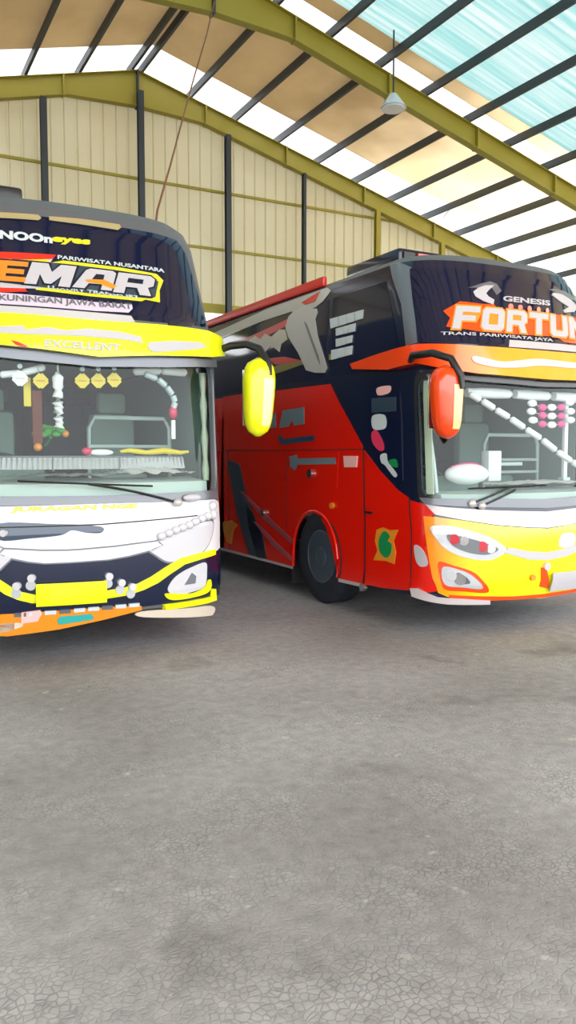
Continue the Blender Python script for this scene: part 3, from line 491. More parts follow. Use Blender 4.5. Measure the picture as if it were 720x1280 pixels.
# ================================================================ buses
RB=Bus(5.995,5.72,.55,2.8,[.2,2.3,3.50,3.66,3.73,3.78,3.81],[1.25,1.25,1.18,1.14,1.05,.8,.02],
 [.2,.5,1.0,1.2,2.45,2.8,3.5,3.66,3.73,3.78,3.81],[.10,.0,.0,.03,.12,.2,.5,.58,.64,.8,1.1])
LB=Bus(1.79,6.60,.55,2.8,[.2,2.5,3.70,3.86,3.94,3.99,4.02],[1.25,1.25,1.18,1.14,1.05,.8,.02],
 [.2,.55,1.1,1.35,2.6,2.95,3.7,3.86,3.94,3.99,4.02],[.08,.0,.0,.03,.12,.2,.50,.60,.68,.84,1.1])
LE=lambda b: b.L0+b.YL-b.R
def arch(c,r,top,n=14): # points of a wheel arch from the front foot to the rear foot, on the positive side
    return [(c-r*math.cos(math.pi*k/n),.36+(top-.36)*math.sin(math.pi*k/n)**.75) for k in range(n+1)]
def mirror_pts(P): return [(-a,b) for a,b in P][::-1]
def common(b,root,ws,z0,ztop,shell_mat,low_mat,roof_mat_,arches):
    Le=LE(b); zr=ztop-.0
    out=[(-Le,zr),(-Le,z0)]
    for c,r,t in sorted(arches,key=lambda q:-q[0]): out+=[(-a,max(z,z0)) for a,z in arch(c,r,t)][::-1]
    for c,r,t in sorted(arches,key=lambda q:q[0]): out+=[(a,max(z,z0)) for a,z in arch(c,r,t)]
    out+=[(Le,z0),(Le,zr)]
    link('body_shell',b.panel([out,ws],0,.035,.1),shell_mat,root)
    # roof skin closing in to the centre line
    bm=bmesh.new(); zs=[z for z in b.zw if z>=ztop-.001]
    Ls=[-Le,-Le*.6,-b.L0-1.5]+[-b.L0+ b.L0*2*k/36 for k in range(37)]+[b.L0+1.5,Le*.6,Le]
    rows=[[bm.verts.new(b.pt(L,z)) for L in Ls] for z in zs]
    for A,Bq in zip(rows,rows[1:]):
        for k in range(len(Ls)-1): bm.faces.new((A[k],A[k+1],Bq[k+1],Bq[k]))
    bmesh.ops.remove_doubles(bm,verts=bm.verts[:],dist=.004)
    link('roof',bm,roof_mat_,root)
    # rear wall
    bm=bmesh.new(); zz=[z0]+[z for z in b.zw if z>z0]
    vs=[bm.verts.new((-b.w(z),b.YL,z)) for z in zz]+[bm.verts.new((b.w(z),b.YL,z)) for z in zz[::-1]]
    bm.faces.new(vs); link('rear_wall',bm,low_mat,root)
    # floor pan and chassis
    link('underfloor',B_(-1.2,1.2,.45,b.YL-.05,.62,.68),'black_plastic',root)
    for s in (-1,1): link('chassis_rail',B_(s*.45-.05,s*.45+.05,.9,b.YL-.4,.42,.62),'black_plastic',root)
def wheel(root,x,y,s,r=.53):
    w=.30; h=w/2
    prof=[(r*.56,-h*.9),(r*.62,-h),(r*.86,-h*1.05),(r*.965,-h*.9),(r,-h*.72),(r,h*.72),(r*.965,h*.9),(r*.86,h*1.05),(r*.62,h),(r*.56,h*.9),(r*.54,0),(r*.56,-h*.9)]
    o=link('wheel',lathe(prof,n=48),'tyre',root); o.location=(x,y,r)
    f=s*h
    rim=lathe([(r*.57,f*.95),(r*.55,f*1.0),(r*.50,f*.8),(r*.46,f*.45),(r*.30,f*.35),(r*.22,f*.55),(r*.20,f*1.02),(r*.12,f*1.1),(.005,f*1.12)],n=36)
    q=link('rim',rim,'rim',o)
    for k in range(8):
        a=k*math.pi/4; bm=cyl(bmesh.new(),(f*.4,r*.36*math.cos(a),r*.36*math.sin(a)),(f*.55,r*.36*math.cos(a),r*.36*math.sin(a)),.045,12)
        link('hand_hole',bm,'black_plastic',o)
    for k in range(10):
        a=k*math.pi/5+.2; bm=cyl(bmesh.new(),(f*.5,r*.25*math.cos(a),r*.25*math.sin(a)),(f*.78,r*.25*math.cos(a),r*.25*math.sin(a)),.022,6)
        link('wheel_nut',bm,'silver_dark',o)
    return o
def side_mirror(b,root,x,y,z0,z1,w,d,m,s,armpts,glint):
    # tall rounded housing: stacked rounded outlines
    bm=bmesh.new(); rings=[]; n=28; H=z1-z0
    for k in range(17):
        t=k/16; z=z0+H*t; u=2*t-1
        f=max(.02,(1-abs(u)**4.5))**(1/2.4); taper=.80+.20*min(1,t*1.5)
        ring=[]
        for j in range(n):
            a=2*math.pi*j/n; ca,sa=math.cos(a),math.sin(a)
            px=w/2*math.copysign(abs(ca)**.75,ca)*f*taper; py=d/2*math.copysign(abs(sa)**.85,sa)*f*taper
            ring.append(bm.verts.new((x+px+s*.02*(t-.5),y+py,z)))
        rings.append(ring)
    for A,Bq in zip(rings,rings[1:]):
        for j in range(n): bm.faces.new((A[j],A[(j+1)%n],Bq[(j+1)%n],Bq[j]))
    bm.faces.new(rings[0]); bm.faces.new(rings[-1])
    mo=link('side_mirror',bm,m,root,ang=60)
    link('mirror_arm',tube(armpts,[.035]*(len(armpts)-1)+[.02],12),'black_plastic',mo,ang=60)
    link('mirror_face',B_(x-w*.36,x+w*.36,y+d*.46,y+d*.5+.01,z0+H*.14,z1-H*.14,bev=.008),'chrome',mo)
    # reflection on the housing front, painted as a pale raised strip
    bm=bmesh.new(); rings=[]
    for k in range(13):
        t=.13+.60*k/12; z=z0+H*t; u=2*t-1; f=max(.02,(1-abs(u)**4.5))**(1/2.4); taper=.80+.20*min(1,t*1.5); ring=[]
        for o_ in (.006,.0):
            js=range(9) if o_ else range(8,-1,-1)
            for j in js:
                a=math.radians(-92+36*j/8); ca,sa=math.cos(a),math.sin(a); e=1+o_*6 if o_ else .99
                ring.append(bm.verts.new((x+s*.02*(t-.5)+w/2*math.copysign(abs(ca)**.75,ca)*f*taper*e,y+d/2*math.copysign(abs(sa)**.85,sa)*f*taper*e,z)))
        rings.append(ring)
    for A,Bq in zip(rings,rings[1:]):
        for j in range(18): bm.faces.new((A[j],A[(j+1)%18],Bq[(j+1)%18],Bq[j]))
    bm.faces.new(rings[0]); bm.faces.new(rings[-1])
    link('mirror_highlight',bm,glint,mo)
    return mo
def wiper(b,root,piv,end,curve,bl,off=.03):
    P=[b.pt(piv[0]+(end[0]-piv[0])*t,piv[1]+(end[1]-piv[1])*t+curve*math.sin(math.pi*t),off) for t in [k/10 for k in range(11)]]
    w=link('wiper',tube(P,.011,8),'black_plastic',root)
    bm=bmesh.new(); blob(bm,b.pt(piv[0],piv[1],.035),.045,.03,.035); link('wiper_pivot',bm,'silver',w)
    Q=[b.pt(end[0]+bl[0]*t,end[1]+bl[1]*t,.018) for t in (-.5,-.25,0,.25,.5)]
    link('wiper_blade',tube(Q,.009,6),'rubber',w)
def lamp_on(b,root,name,L,z,r,m,depth=.012,l=.03):
    p=b.pt(L,z,depth); q=b.pt(L,z,depth+l); return link(name,cyl(bmesh.new(),p,q,r,16),m,root,ang=50)
def clip0(P,sg):                                         # keep the half sg*L >= 0
    out=[]
    for a,c in zip(P,P[1:]+P[:1]):
        ia,ic=sg*a[0]>=0,sg*c[0]>=0
        if ia: out.append(a)
        if ia!=ic: t=a[0]/(a[0]-c[0]); out.append((0.0,a[1]+t*(c[1]-a[1])))
    return out
def feature_list(b,root,F,skip=(),both=()):
    for n,m,d,s,P in F:
        if n in skip: continue
        th=.012 if d<.02 else .022
        if n=='yellow_lip': th=.05
        if n in both:
            h=clip0(P,1 if sum(q[0] for q in P)>0 else -1)
            if min(q[0] for q in P)<0<max(q[0] for q in P): # crosses the nose: one symmetric piece
                s=0; h=[q for q in h]; i0=[k for k,q in enumerate(h) if q[0]==0.0]
                k=max(i0) if max(i0)-min(i0)==1 or min(i0)>0 else 0
                h=h[k:]+h[:k]
                if h[1][0]==0.0: h=h[1:]+h[:1]
                inner=[q for q in h if q[0]!=0.0]; z0_,z1_=[q for q in h if q[0]==0.0]
                P=[h[0]]+inner+[[q for q in h[1:] if q[0]==0.0][0]]; P=P+[(-q[0],q[1]) for q in inner[::-1]]
                link(n,b.panel(P,d,th,.07,0),m,root); continue
        link(n,b.panel(P,d,th,.07,s),m,root)
        if n in both: link(n,b.panel(mirror_pts(P),d,th,.07,s),m,root)
def seat(x,y,m,z=.95,hr=True):
    t=[]
    bm=bmesh.new(); box(bm,-.24,.24,0,.48,.36,.5,bev=.04); t.append(('seat_cushion',bm,m))
    bm=bmesh.new(); box(bm,-.24,.24,.42,.56,.45,1.12,bev=.05)
    t.append(('seat_backrest',bm,m))
    bm=bmesh.new(); box(bm,-.15,.15,.44,.55,1.12,1.34,bev=.04); t.append(('headrest',bm,m))
    bm=bmesh.new(); box(bm,-.18,.18,.1,.4,0,.36); t.append(('seat_base',bm,'black_plastic'))
    return t
def place_seat(root,x,y,m,z):
    e=None
    for n,bm,mm in seat(x,y,m):
        if e is None:
            e=link('seat',bm,mm,root); e.location=(x,y,z)
        else: link(n,bm,mm,e)
def steering(root,x,y,z):
    bm=bmesh.new(); n=32; R=.24; r=.016
    M=Matrix.Translation((x,y,z))@Matrix.Rotation(math.radians(55),4,'X')
    rings=[]
    for k in range(n):
        a=2*math.pi*k/n; rings.append([bm.verts.new(M@Vector(((R+r*math.cos(q))*math.cos(a),(R+r*math.cos(q))*math.sin(a),r*math.sin(q)))) for q in [j*math.pi/4 for j in range(8)]])
    for k in range(n):
        A,Bq=rings[k],rings[(k+1)%n]
        for j in range(8): bm.faces.new((A[j],A[(j+1)%8],Bq[(j+1)%8],Bq[j]))
    w=link('steering_wheel',bm,'black_plastic',root,ang=60)
    bm=bmesh.new(); cyl(bm,M@Vector((-R,0,0)),M@Vector((R,0,0)),.014,8); link('spoke',bm,'black_plastic',w)
    bm=bmesh.new(); cyl(bm,M@Vector((0,0,-.02)),M@Vector((0,0,-.35)),.03,10); link('steering_column',bm,'black_plastic',w)
def cabin(b,root,zf,zdash,ztop,driver):
    # lining, floor, dashboard, seats
    Y2=4.6
    link('cabin_floor',B_(-1.16,1.16,.5,Y2,zf-.05,zf),'cabin_dark',root)
    link('cabin_ceiling',B_(-1.12,1.12,.62,Y2,ztop+.06,ztop+.1),'cabin_light',root)
    for s in (-1,1): link('cabin_lining',B_(s*1.19-.01,s*1.19+.01,.75,Y2,zf,ztop+.06),'cabin_grey',root)
    link('cabin_partition',B_(-1.18,1.18,Y2,Y2+.03,zf,ztop+.1),'cabin_dark',root)
    # dashboard follows the windscreen
    bm=bmesh.new(); n=24; rows=[]
    for k in range(n+1):
        L=-1.16+2.32*k/n; row=[]
        for dd,z in ((-.05,zf),(-.06,zdash-.12),(-.07,zdash),(-.5,zdash+.03),(-.56,zdash-.03),(-.56,zf)):
            p=b.pt(L,min(max(z,.6),2.4),0); y=p.y-dd; row.append(bm.verts.new((p.x*.96,y,z)))
        rows.append(row)
    for A,Bq in zip(rows,rows[1:]):
        for j in range(5): bm.faces.new((A[j],A[j+1],Bq[j+1],Bq[j]))
    bm.faces.new(rows[0]); bm.faces.new(rows[-1])
    link('dashboard',bm,'cabin_light',root)
    bm=bmesh.new(); box(bm,driver-.3,driver+.3,.62,.9,zdash-.08,zdash+.16,bev=.05); link('instrument_cowl',bm,'cabin_grey',root)
    steering(root,driver,1.05,zdash+.05)
    place_seat(root,driver,1.35,'seat_pale',zf)
    place_seat(root,-driver,1.35,'seat_pale',zf)
    for y in (2.6,3.6):
        for x in (-.85,-.38,.38,.85): place_seat(root,x,y,'seat_cloth',zf+.15)
    # tubular guard rail behind the windscreen
    bm=tube([(-driver-.42,1.15,zf),(-driver-.42,1.15,zdash+.5),(-driver-.36,1.15,zdash+.6),(-driver+.34,1.15,zdash+.6),(-driver+.4,1.15,zdash+.5),(-driver+.4,1.15,zf)],.022,10)
    g=link('guard_rail',bm,'cabin_light',root,ang=60)
    for dz in (.28,.42): link('cross_rail',cyl(bmesh.new(),(-driver-.42,1.15,zdash+dz-.1),(-driver+.4,1.15,zdash+dz-.1),.018,8),'cabin_light',g)
GLY={'M':[[(0,0),(0,1),(.36,1),(.5,.62),(.64,1),(1,1),(1,0),(.74,0),(.74,.48),(.57,.08),(.43,.08),(.26,.48),(.26,0)]],
'A':[[(0,0),(.22,.9),(.32,1),(.9,1),(1,.9),(1,0),(.72,0),(.72,.27),(.38,.27),(.31,0)],[(.43,.48),(.72,.48),(.72,.76),(.5,.76)]],
'R':[[(0,0),(0,1),(.86,1),(1,.86),(1,.5),(.86,.4),(1,0),(.7,0),(.58,.33),(.28,.33),(.28,0)],[(.28,.55),(.7,.55),(.7,.78),(.28,.78)]],
'E':[[(0,0),(0,1),(1,1),(1,.76),(.3,.76),(.3,.62),(.9,.62),(.9,.38),(.3,.38),(.3,.24),(1,.24),(1,0)]],
'F':[[(0,0),(0,1),(1,1),(1,.74),(.3,.74),(.3,.6),(.85,.6),(.85,.36),(.3,.36),(.3,0)]],
'O':[[(0,.14),(0,.86),(.14,1),(.86,1),(1,.86),(1,.14),(.86,0),(.14,0)],[(.3,.26),(.7,.26),(.7,.74),(.3,.74)]],
'T':[[(.35,0),(.35,.74),(0,.74),(0,1),(1,1),(1,.74),(.65,.74),(.65,0)]],
'U':[[(0,.14),(0,1),(.3,1),(.3,.26),(.7,.26),(.7,1),(1,1),(1,.14),(.86,0),(.14,0)]],
'N':[[(0,0),(0,1),(.3,1),(.7,.48),(.7,1),(1,1),(1,0),(.72,0),(.3,.55),(.3,0)]]}
def glyph(b,root,ch,fr,m,depth,rim=None,g=.055):         # one heavy block letter, with an outline piece below it
    O,R_,T=fr; f=lambda u,v:(O[0]+u*(R_[0]-O[0])+v*(T[0]-O[0]),O[1]+u*(R_[1]-O[1])+v*(T[1]-O[1]))
    o=link('letter',b.panel([[f(u,v) for u,v in l] for l in GLY[ch]],depth,.006),m,root,smooth=False)
    if rim:
        l=GLY[ch][0]; A=sum(p[0]*q[1]-q[0]*p[1] for p,q in zip(l,l[1:]+l[:1])); sg=1 if A>0 else -1; n=len(l); P=[]
        for i in range(n):
            p,q,r=l[i-1],l[i],l[(i+1)%n]
            d1=Vector((q[0]-p[0],q[1]-p[1])).normalized(); d2=Vector((r[0]-q[0],r[1]-q[1])).normalized()
            n1=Vector((d1.y,-d1.x))*sg; n2=Vector((d2.y,-d2.x))*sg; k=(n1+n2); k=k/max(.5,k.length_squared/2)
            P.append(f(q[0]+k.x*g,q[1]+k.y*g*1.3))
        link('letter_outline',b.panel(P,depth-.005,.005),rim,o,smooth=False)
    return o
# ---------------------------------------------------------------- the red and orange bus
R=thing('tour_bus','red and orange coach with black windows and a yellow front bumper','bus',(RB.X,RB.Y,0))
L0=RB.L0
ws=[(-1.32,1.34),(-1.36,1.42),(-1.37,2.40),(-1.33,2.47),(-1.2,2.5),(1.2,2.5),(1.33,2.47),(1.37,2.40),(1.36,1.42),(1.32,1.34),(1.2,1.30),(0,1.28),(-1.2,1.30)]
common(RB,R,ws,.36,3.66,'body_black','red_paint','body_grey',[(3.41,.55,1.07),(9.3,.58,1.07)])
grow=lambda P,a: [(x+math.copysign(a,x)*(abs(x)>.9),z+(a if z>1.9 else -a)) for x,z in P]
glassR=link('windshield',RB.panel(grow(ws,.02),-.006,0,.1),'windshield_glass',R)
link('windshield_seal',RB.panel([grow(ws,.045),grow(ws,-.012)],.008,.03,.1),'rubber',R)
both=('front_panel','pale_band','headlight','headlight_lens','fog_frame','fog_lamp','fog_lens','lower_lip','corner_patch','corner_frame','sill_strip')
feature_list(RB,R,RF,skip=('silver_band','band_mark','upper_glass','graphic_backing','white_stripe','grille_bar','plate_mark','wing_graphic'),both=both+('side_panel','driver_door','door_glass','sill_trim'))
def sym(P): # close a left-half outline with its mirror image
    return P
link('upper_glass',RB.panel([(-1.251,3.575),(-.95,3.572),(-.55,3.565),(0,3.56),(.55,3.565),(.95,3.572),(1.251,3.575),(1.29,3.206),(1.319,2.817),(1.04,2.79),(.7,2.774),(0,2.768),(-.7,2.774),(-1.04,2.79),(-1.319,2.817),(-1.29,3.206)],.010,.012),'dark_glass',R)
F={}
for n,m,d,s,P in RF: F.setdefault(n,[]).append((m,d,s,P))
link('graphic_backing',RB.panel([(-1.014,3.12),(-.811,3.224),(-.584,3.212),(-.413,3.216),(-.396,3.176),(.043,3.179),(.9,3.19),(1.0,3.08),(.95,2.93),(.637,2.885),(.435,2.886),(.336,2.938),(-.281,2.919),(-.66,2.92),(-1.02,2.96),(-.96,3.05)],.016,.012),'orange_red',R)
link('white_stripe',RB.panel([(-.345,2.858),(.9,2.866),(.92,2.795),(-.378,2.785)],.016,.012,.07),'white_paint',R)
for m,d,s,P in F['wing_graphic']: link('wing_graphic',RB.panel(P,d,.012,.07,0),m,R)
gb=F['grille_bar'][0][3]
link('grille_bar',RB.panel([(-.507,.852),(-.25,.80),(0,.775),(.25,.80),(.507,.852),(.544,.80),(.25,.72),(0,.70),(-.25,.72),(-.544,.80)],.022,.022),'white_paint',R)
link('front_panel_edge',RB.panel([(-1.09,.41),(-.387,.36),(0,.35),(.387,.36),(1.09,.41),(1.05,.35),(0,.31),(-1.05,.35)],.016,.02),'orange_red',R)
# red corner skin below the windscreen and behind the bumper edge
for s in (1,-1):
    P=[(-1.52,1.30),(-1.33,1.27),(-1.22,1.18),(-1.34,1.12),(-1.33,.9),(-1.2,.44),(-1.3,.42),(-1.52,.42)]
    if s<0: P=mirror_pts(P)
    link('corner_skin',RB.panel(P,.006,.012),'orange_red' if 0 else 'red_paint',R)
# visor
VP=[(-2.445,2.70),(-1.885,2.747),(-1.456,2.772),(-1.291,2.785),(-.739,2.76),(-.221,2.755),(.221,2.755),(.739,2.76),(1.291,2.785),(1.456,2.772),(1.885,2.747),(2.445,2.70),
    (2.392,2.64),(1.67,2.575),(1.304,2.60),(1.047,2.53),(.769,2.496),(.267,2.477),(0,2.472),(-.267,2.477),(-.769,2.496),(-1.047,2.53),(-1.304,2.60),(-1.67,2.575),(-2.392,2.64)]
v=link('visor',RB.panel(VP,.12,.125,.08),'visor_orange',R,ang=50)
md=v.modifiers.new('b','BEVEL'); md.width=.025; md.segments=3; md.limit_method='ANGLE'; md.angle_limit=math.radians(50)
link('visor_band',RB.panel([(-.80,2.66),(-.55,2.62),(-.35,2.64),(-.1,2.67),(.3,2.66),(.8,2.66),(.8,2.61),(.3,2.60),(-.1,2.60),(-.35,2.57),(-.6,2.56),(-.80,2.60)],.128,.02,.07,1),'pale_paint',v)  # white highlight of the visor, painted on as a pale patch
link('visor_lip',RB.panel([(-1.25,2.50),(-.769,2.475),(0,2.45),(.769,2.475),(1.25,2.50),(1.25,2.47),(.769,2.43),(0,2.405),(-.769,2.43),(-1.25,2.47)],.05,.05),'body_grey',v)
# lettering on the front
for k,ch in enumerate('FORTUNA'):
    x=-.965+.30*k; glyph(RB,R,ch,[(x,2.94),(x+.268,2.94),(x+.10,3.175)],'white_paint',.028,'orange')
for nm,txt,bo,m,dp in (('gen','GENESIS',.03,'white_paint',.016),('row','TRANS PARIWISATA JAYA',.02,'white_paint',.022)):
    fr=RT[nm]
    if nm=='FORTU': fr=[(-.95,2.945),(1.32*.70,2.945),(-.83,3.165)]
    if nm=='gen': fr=[(-.281,3.265),(.40,3.275),(-.255,3.325)]
    if nm=='row': fr=[(-1.094,2.868),(.25,2.868),(-1.081,2.91)]
    link('lettering',lettering(RB,txt,fr,dp,bo),m,R,smooth=False)
for k in range(5): lamp_on(RB,R,'orange_dot',-.2+.13*k,3.212,.03,'orange_red',.014,.006)
# number plate
def plate(b,root,cx,cz,w,h,m,tilt=0):
    P=[(cx-w/2,cz+h/2),(cx+w/2,cz+h/2-tilt),(cx+w/2,cz-h/2-tilt),(cx-w/2,cz-h/2)]
    p=link('number_plate',b.panel(P,.055,.012),m,root)
    link('plate_bracket',b.panel([(cx-w*.3,cz+h*.3),(cx+w*.3,cz+h*.3),(cx+w*.3,cz-h*.3),(cx-w*.3,cz-h*.3)],.045,.04),'black_plastic',p)
    return p
p=plate(RB,R,.33,.475,.58,.19,'white_paint')
link('plate_mark',RB.panel(F['plate_mark'][0][3],.02,.02),'orange_red',R)
lamp_on(RB,R,'bumper_knob',-.2,.54,.03,'orange',.01,.03); lamp_on(RB,R,'bumper_knob',-.02,.64,.04,'pink_white',.01,.03)
for L,z in ((-1.06,.945),(-.79,.872),(1.06,.945),(.79,.872)): lamp_on(RB,R,'headlight_reflector',L,z,.05,'red_lens',.026,.012); 
for L,z in ((-.97,.93),(-.70,.85),(.97,.93),(.70,.85)): lamp_on(RB,R,'headlight_bulb',L,z,.045,'chrome',.026,.012)
for L in (-1.0,1.0): lamp_on(RB,R,'fog_bulb',L,.565,.055,'chrome',.026,.014); lamp_on(RB,R,'fog_bulb',L*1.08,.60,.05,'lamp_white',.022,.014)
# side: silver word rows on the window, knobs, lights, handle, seams
for i in range(4):
    a,bq,c,d=SB[4*i:4*i+4]
    for k in range(4 if i==0 else 3):
        n=4 if i==0 else 3; t0=k/n+.015; t1=(k+1)/n-.015
        q=lambda u,v:(a[0]*(1-u)*(1-v)+bq[0]*u*(1-v)+c[0]*u*v+d[0]*(1-u)*v, a[1]*(1-u)*(1-v)+bq[1]*u*(1-v)+c[1]*u*v+d[1]*(1-u)*v)
        link('window_lettering',RB.panel([q(t0,0),q(t1,0),q(t1,1),q(t0,1)],.018,.012),'pale_grey',R)
lamp_on(RB,R,'flap_lock',-3.474,1.514,.055,'chrome',.012,.03); lamp_on(RB,R,'luggage_lock',-4.721,.968,.045,'chrome',.012,.03)
lamp_on(RB,R,'side_lamp',-2.983,1.163,.035,'amber',.008,.03); lamp_on(RB,R,'sill_cap',-2.30,.33,.045,'chrome',.012,.04)
link('door_handle',RB.panel([(-2.31,1.145),(-2.17,1.145),(-2.17,1.125),(-2.31,1.125)],.035,.03),'black_plastic',R)
for P in ([(-2.347,1.79),(-2.337,1.79),(-2.337,.36),(-2.347,.36)],[(-1.537,1.32),(-1.527,1.32),(-1.527,.41),(-1.537,.41)],[(-4.10,1.80),(-2.35,1.80),(-2.35,1.79),(-4.10,1.79)],
          [(-7.5,1.80),(-4.12,1.80),(-4.12,1.79),(-7.5,1.79)],[(-4.10,1.79),(-4.09,1.79),(-4.09,.75),(-4.10,.75)],[(-5.9,1.79),(-5.89,1.79),(-5.89,.36),(-5.9,.36)]):
    link('panel_seam',RB.panel(P,.0085,.006),'rubber',R)
for x0,x1 in ((-3.12,-1.62),(-4.9,-3.2),(-6.7,-5.0),(-8.5,-6.8),(-10.3,-8.6)):
    for s in (1,-1):
        P=[(x0,3.50),(x1,3.50),(x1,2.62),(x0,2.62)]
        if s<0: P=mirror_pts(P)
        link('side_window',RB.panel(P,.004,.006),'dark_glass',R)
# rear half of the red flank
link('side_panel',RB.panel([(-11.9,2.55),(-6.05,2.56),(-6.05,.35),(-8.7,.35)]+[(-a,z) for a,z in arch(9.3,.6,1.09)]+[(-9.95,.35),(-11.9,.35)],.006,.012),'red_paint',R)
# arch lips
for s in (1,-1):
    for c in (3.41,9.3):
        P=[(s*(c-.53*math.cos(math.pi*k/16)),.36+.71*math.sin(math.pi*k/16)**.75) for k in range(17)]
        link('wheel_arch',tube([RB.pt(a,z,.0) for a,z in P],.022,8),'red_paint',R,ang=60)
        bm=bmesh.new(); y=RB.R+c-L0
        for k in range(12):
            a0=math.pi*k/12; a1=math.pi*(k+1)/12
            x0,x1=sorted((s*1.2,s*.75)); 
            vv=[bm.verts.new((x,y-.60*math.cos(a),.36+.74*math.sin(a)**.75)) for x,a in ((x0,a0),(x1,a0),(x1,a1),(x0,a1))]; bm.faces.new(vv)
        bmesh.ops.remove_doubles(bm,verts=bm.verts[:],dist=1e-4)
        link('wheel_housing',bm,'black_plastic',R)
for s in (-1,1):
    wheel(R,s*1.10,RB.R+3.27-L0,s,.55); wheel(R,s*1.05,RB.R+9.3-L0,s)
    link('mud_flap',B_(s*1.05-.17,s*1.05+.17,RB.R+4.03-L0,RB.R+4.045-L0,.12,.7),'rubber',R)
link('silver_band',RB.panel([(-9,3.55),(-6.6,3.56),(-4.8,3.655),(-3.3,3.655),(-3.2,3.60),(-3.34,3.50),(-3.5,3.46),(-3.8,3.465),(-4.1,3.50),(-4.9,3.50),(-5.6,3.47),(-6.35,3.43),(-9,3.40)],.014,.012),'silver',R)
link('band_mark',RB.panel([(-3.86,3.575),(-3.45,3.64),(-3.52,3.53),(-3.75,3.53)],.020,.012),'red_graphic',R)
# roof rail and air conditioner
for s in (-1,1):
    bm=B_(s*1.10-.03,s*1.10+.03,2.45,11.3,3.70,3.815,bev=.015); link('roof_rail',bm,'red_graphic',R)
ac=link('air_conditioner',B_(-.85,-.25,1.35,2.4,3.76,3.94,bev=.04),'body_black',R)
for k in range(3): link('vent_cap',B_(-.80+.19*k,-.66+.19*k,1.32,1.36,3.82,3.89),'orange_red' if k%2 else 'black_plastic',ac)
# mirrors
side_mirror(RB,R,-1.27,.02,1.885,2.545,.32,.24,'visor_orange',-1,[(-1.30,.52,2.63),(-1.40,.36,2.66),(-1.36,.12,2.66),(-1.27,-.03,2.60),(-1.21,-.10,2.44),(-1.205,-.12,2.33)],'glint_cream')
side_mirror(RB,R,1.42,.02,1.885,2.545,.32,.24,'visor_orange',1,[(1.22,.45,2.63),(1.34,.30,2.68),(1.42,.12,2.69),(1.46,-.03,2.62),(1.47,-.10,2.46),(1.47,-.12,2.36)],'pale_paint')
wiper(RB,R,(-.874,1.281),(-.45,1.43),.0,(.9,.02)); wiper(RB,R,(-.775,1.257),(-.4,1.40),.0,(0.02,.0)); wiper(RB,R,(.55,1.25),(.85,1.43),.0,(.8,.02))
cabin(RB,R,1.0,1.36,2.55,-.62)
for s in (-1,1):
    link('pillar_trim',RB.panel([(s*1.27,2.45),(s*1.35,2.45),(s*1.35,1.36),(s*1.27,1.36)],-.06,.02),'cream',R)
    link('pillar_ribbon',tube([RB.pt(s*a,z,-.13) for a,z in ((1.36,2.44),(1.38,2.27),(1.36,2.1),(1.33,1.9),(1.30,1.7),(1.28,1.5),(1.27,1.37))],.022,10),'pale_grey',R,ang=60)
# ---------------------------------------------------------------- the black and yellow bus
K=thing('tour_bus','black and white coach with yellow visor, yellow mirror and yellow number plate','bus',(LB.X,LB.Y,0))
wsl=[(-1.17,1.42),(-1.2,1.52),(-1.2,2.46),(-1.16,2.54),(-1.05,2.56),(1.05,2.56),(1.16,2.54),(1.2,2.46),(1.2,1.52),(1.17,1.42),(1.08,1.40),(0,1.385),(-1.08,1.40)]
common(LB,K,wsl,.40,3.86,'body_grey','navy','body_grey',[(3.41,.55,1.07),(9.3,.58,1.07)])
link('windshield',LB.panel(grow(wsl,.02),-.006,0,.1),'windshield_glass',K)
link('windshield_seal',LB.panel([grow(wsl,.045),grow(wsl,-.012)],.008,.03,.1),'grey_metal',K)
def fsym(P,zs=None): return P
FL={}
for n,m,d,s,P in LF: FL.setdefault(n,[]).append((m,d,s,P))
skip=('upper_glass','lettering_panel','grille_bar','dark_grille','sill_strip','visor_band','visor_mark','spoiler','white_stripe','red_stripe','lilac_backing','graphic_backing','yellow_trim')
feature_list(LB,K,LF,skip=skip,both=('glass_corner',))
for n in ('headlight','fog_lamp','fog_core','yellow_lip','spoiler_end'):
    m,d,s,P=[(f[1],f[2],f[3],f[4]) for f in LF if f[0]==n][0]
    link(n,LB.panel([(-.25-(a+.25)*.72,z) for a,z in P],d,.014,.07,s),m,K)
for sg in (1,-1):
    P=[f[4] for f in LF if f[0]=='headlight'][0]; ca=sum(q[0] for q in P)/len(P); cz=sum(q[1] for q in P)/len(P)
    P=[(ca+(a-ca)*1.045,cz+(z-cz)*1.09) for a,z in P]
    if sg<0: P=[(-.25-(a+.25)*.72,z) for a,z in P]
    link('headlight_seam',LB.panel(P,.009,.01,.07,1),'grey_metal',K)
def msym(top,bot): # symmetric outline from right-half top and bottom edges (L>=0)
    T=[(-a,z) for a,z in top[::-1] if a>0]+top; Bt=[(a,z) for a,z in bot[::-1]]+[(-a,z) for a,z in bot if a>0]
    return T+Bt
def far(a): return -.25-(a+.25)*.72                     # the same feature on the far half of the nose
def lsym(top,bot):
    return [(far(a),z) for a,z in top[::-1]]+top+bot[::-1]+[(far(a),z) for a,z in bot]
lp=LB.panel
link('upper_glass',lp(msym([(0,3.765),(.35,3.765),(.75,3.765),(1.0,3.75),(1.09,3.62),(1.17,3.2),(1.2,2.94)],[(0,2.9),(.6,2.9),(1.15,2.92)]),.006,.012),'dark_glass',K)
link('front_panel',lp(msym([(0,1.335),(.6,1.33),(1.15,1.33),(1.26,1.30)],[(0,.95),(.5,.93),(.9,.82),(1.26,.76)]),.004,.012),'bright_white',K)
link('front_shadow_gap',lp([(-1.1,1.17),(0,1.165),(.9,1.2),(.9,1.19),(0,1.155),(-1.1,1.16)],.007,.006),'rubber',K)
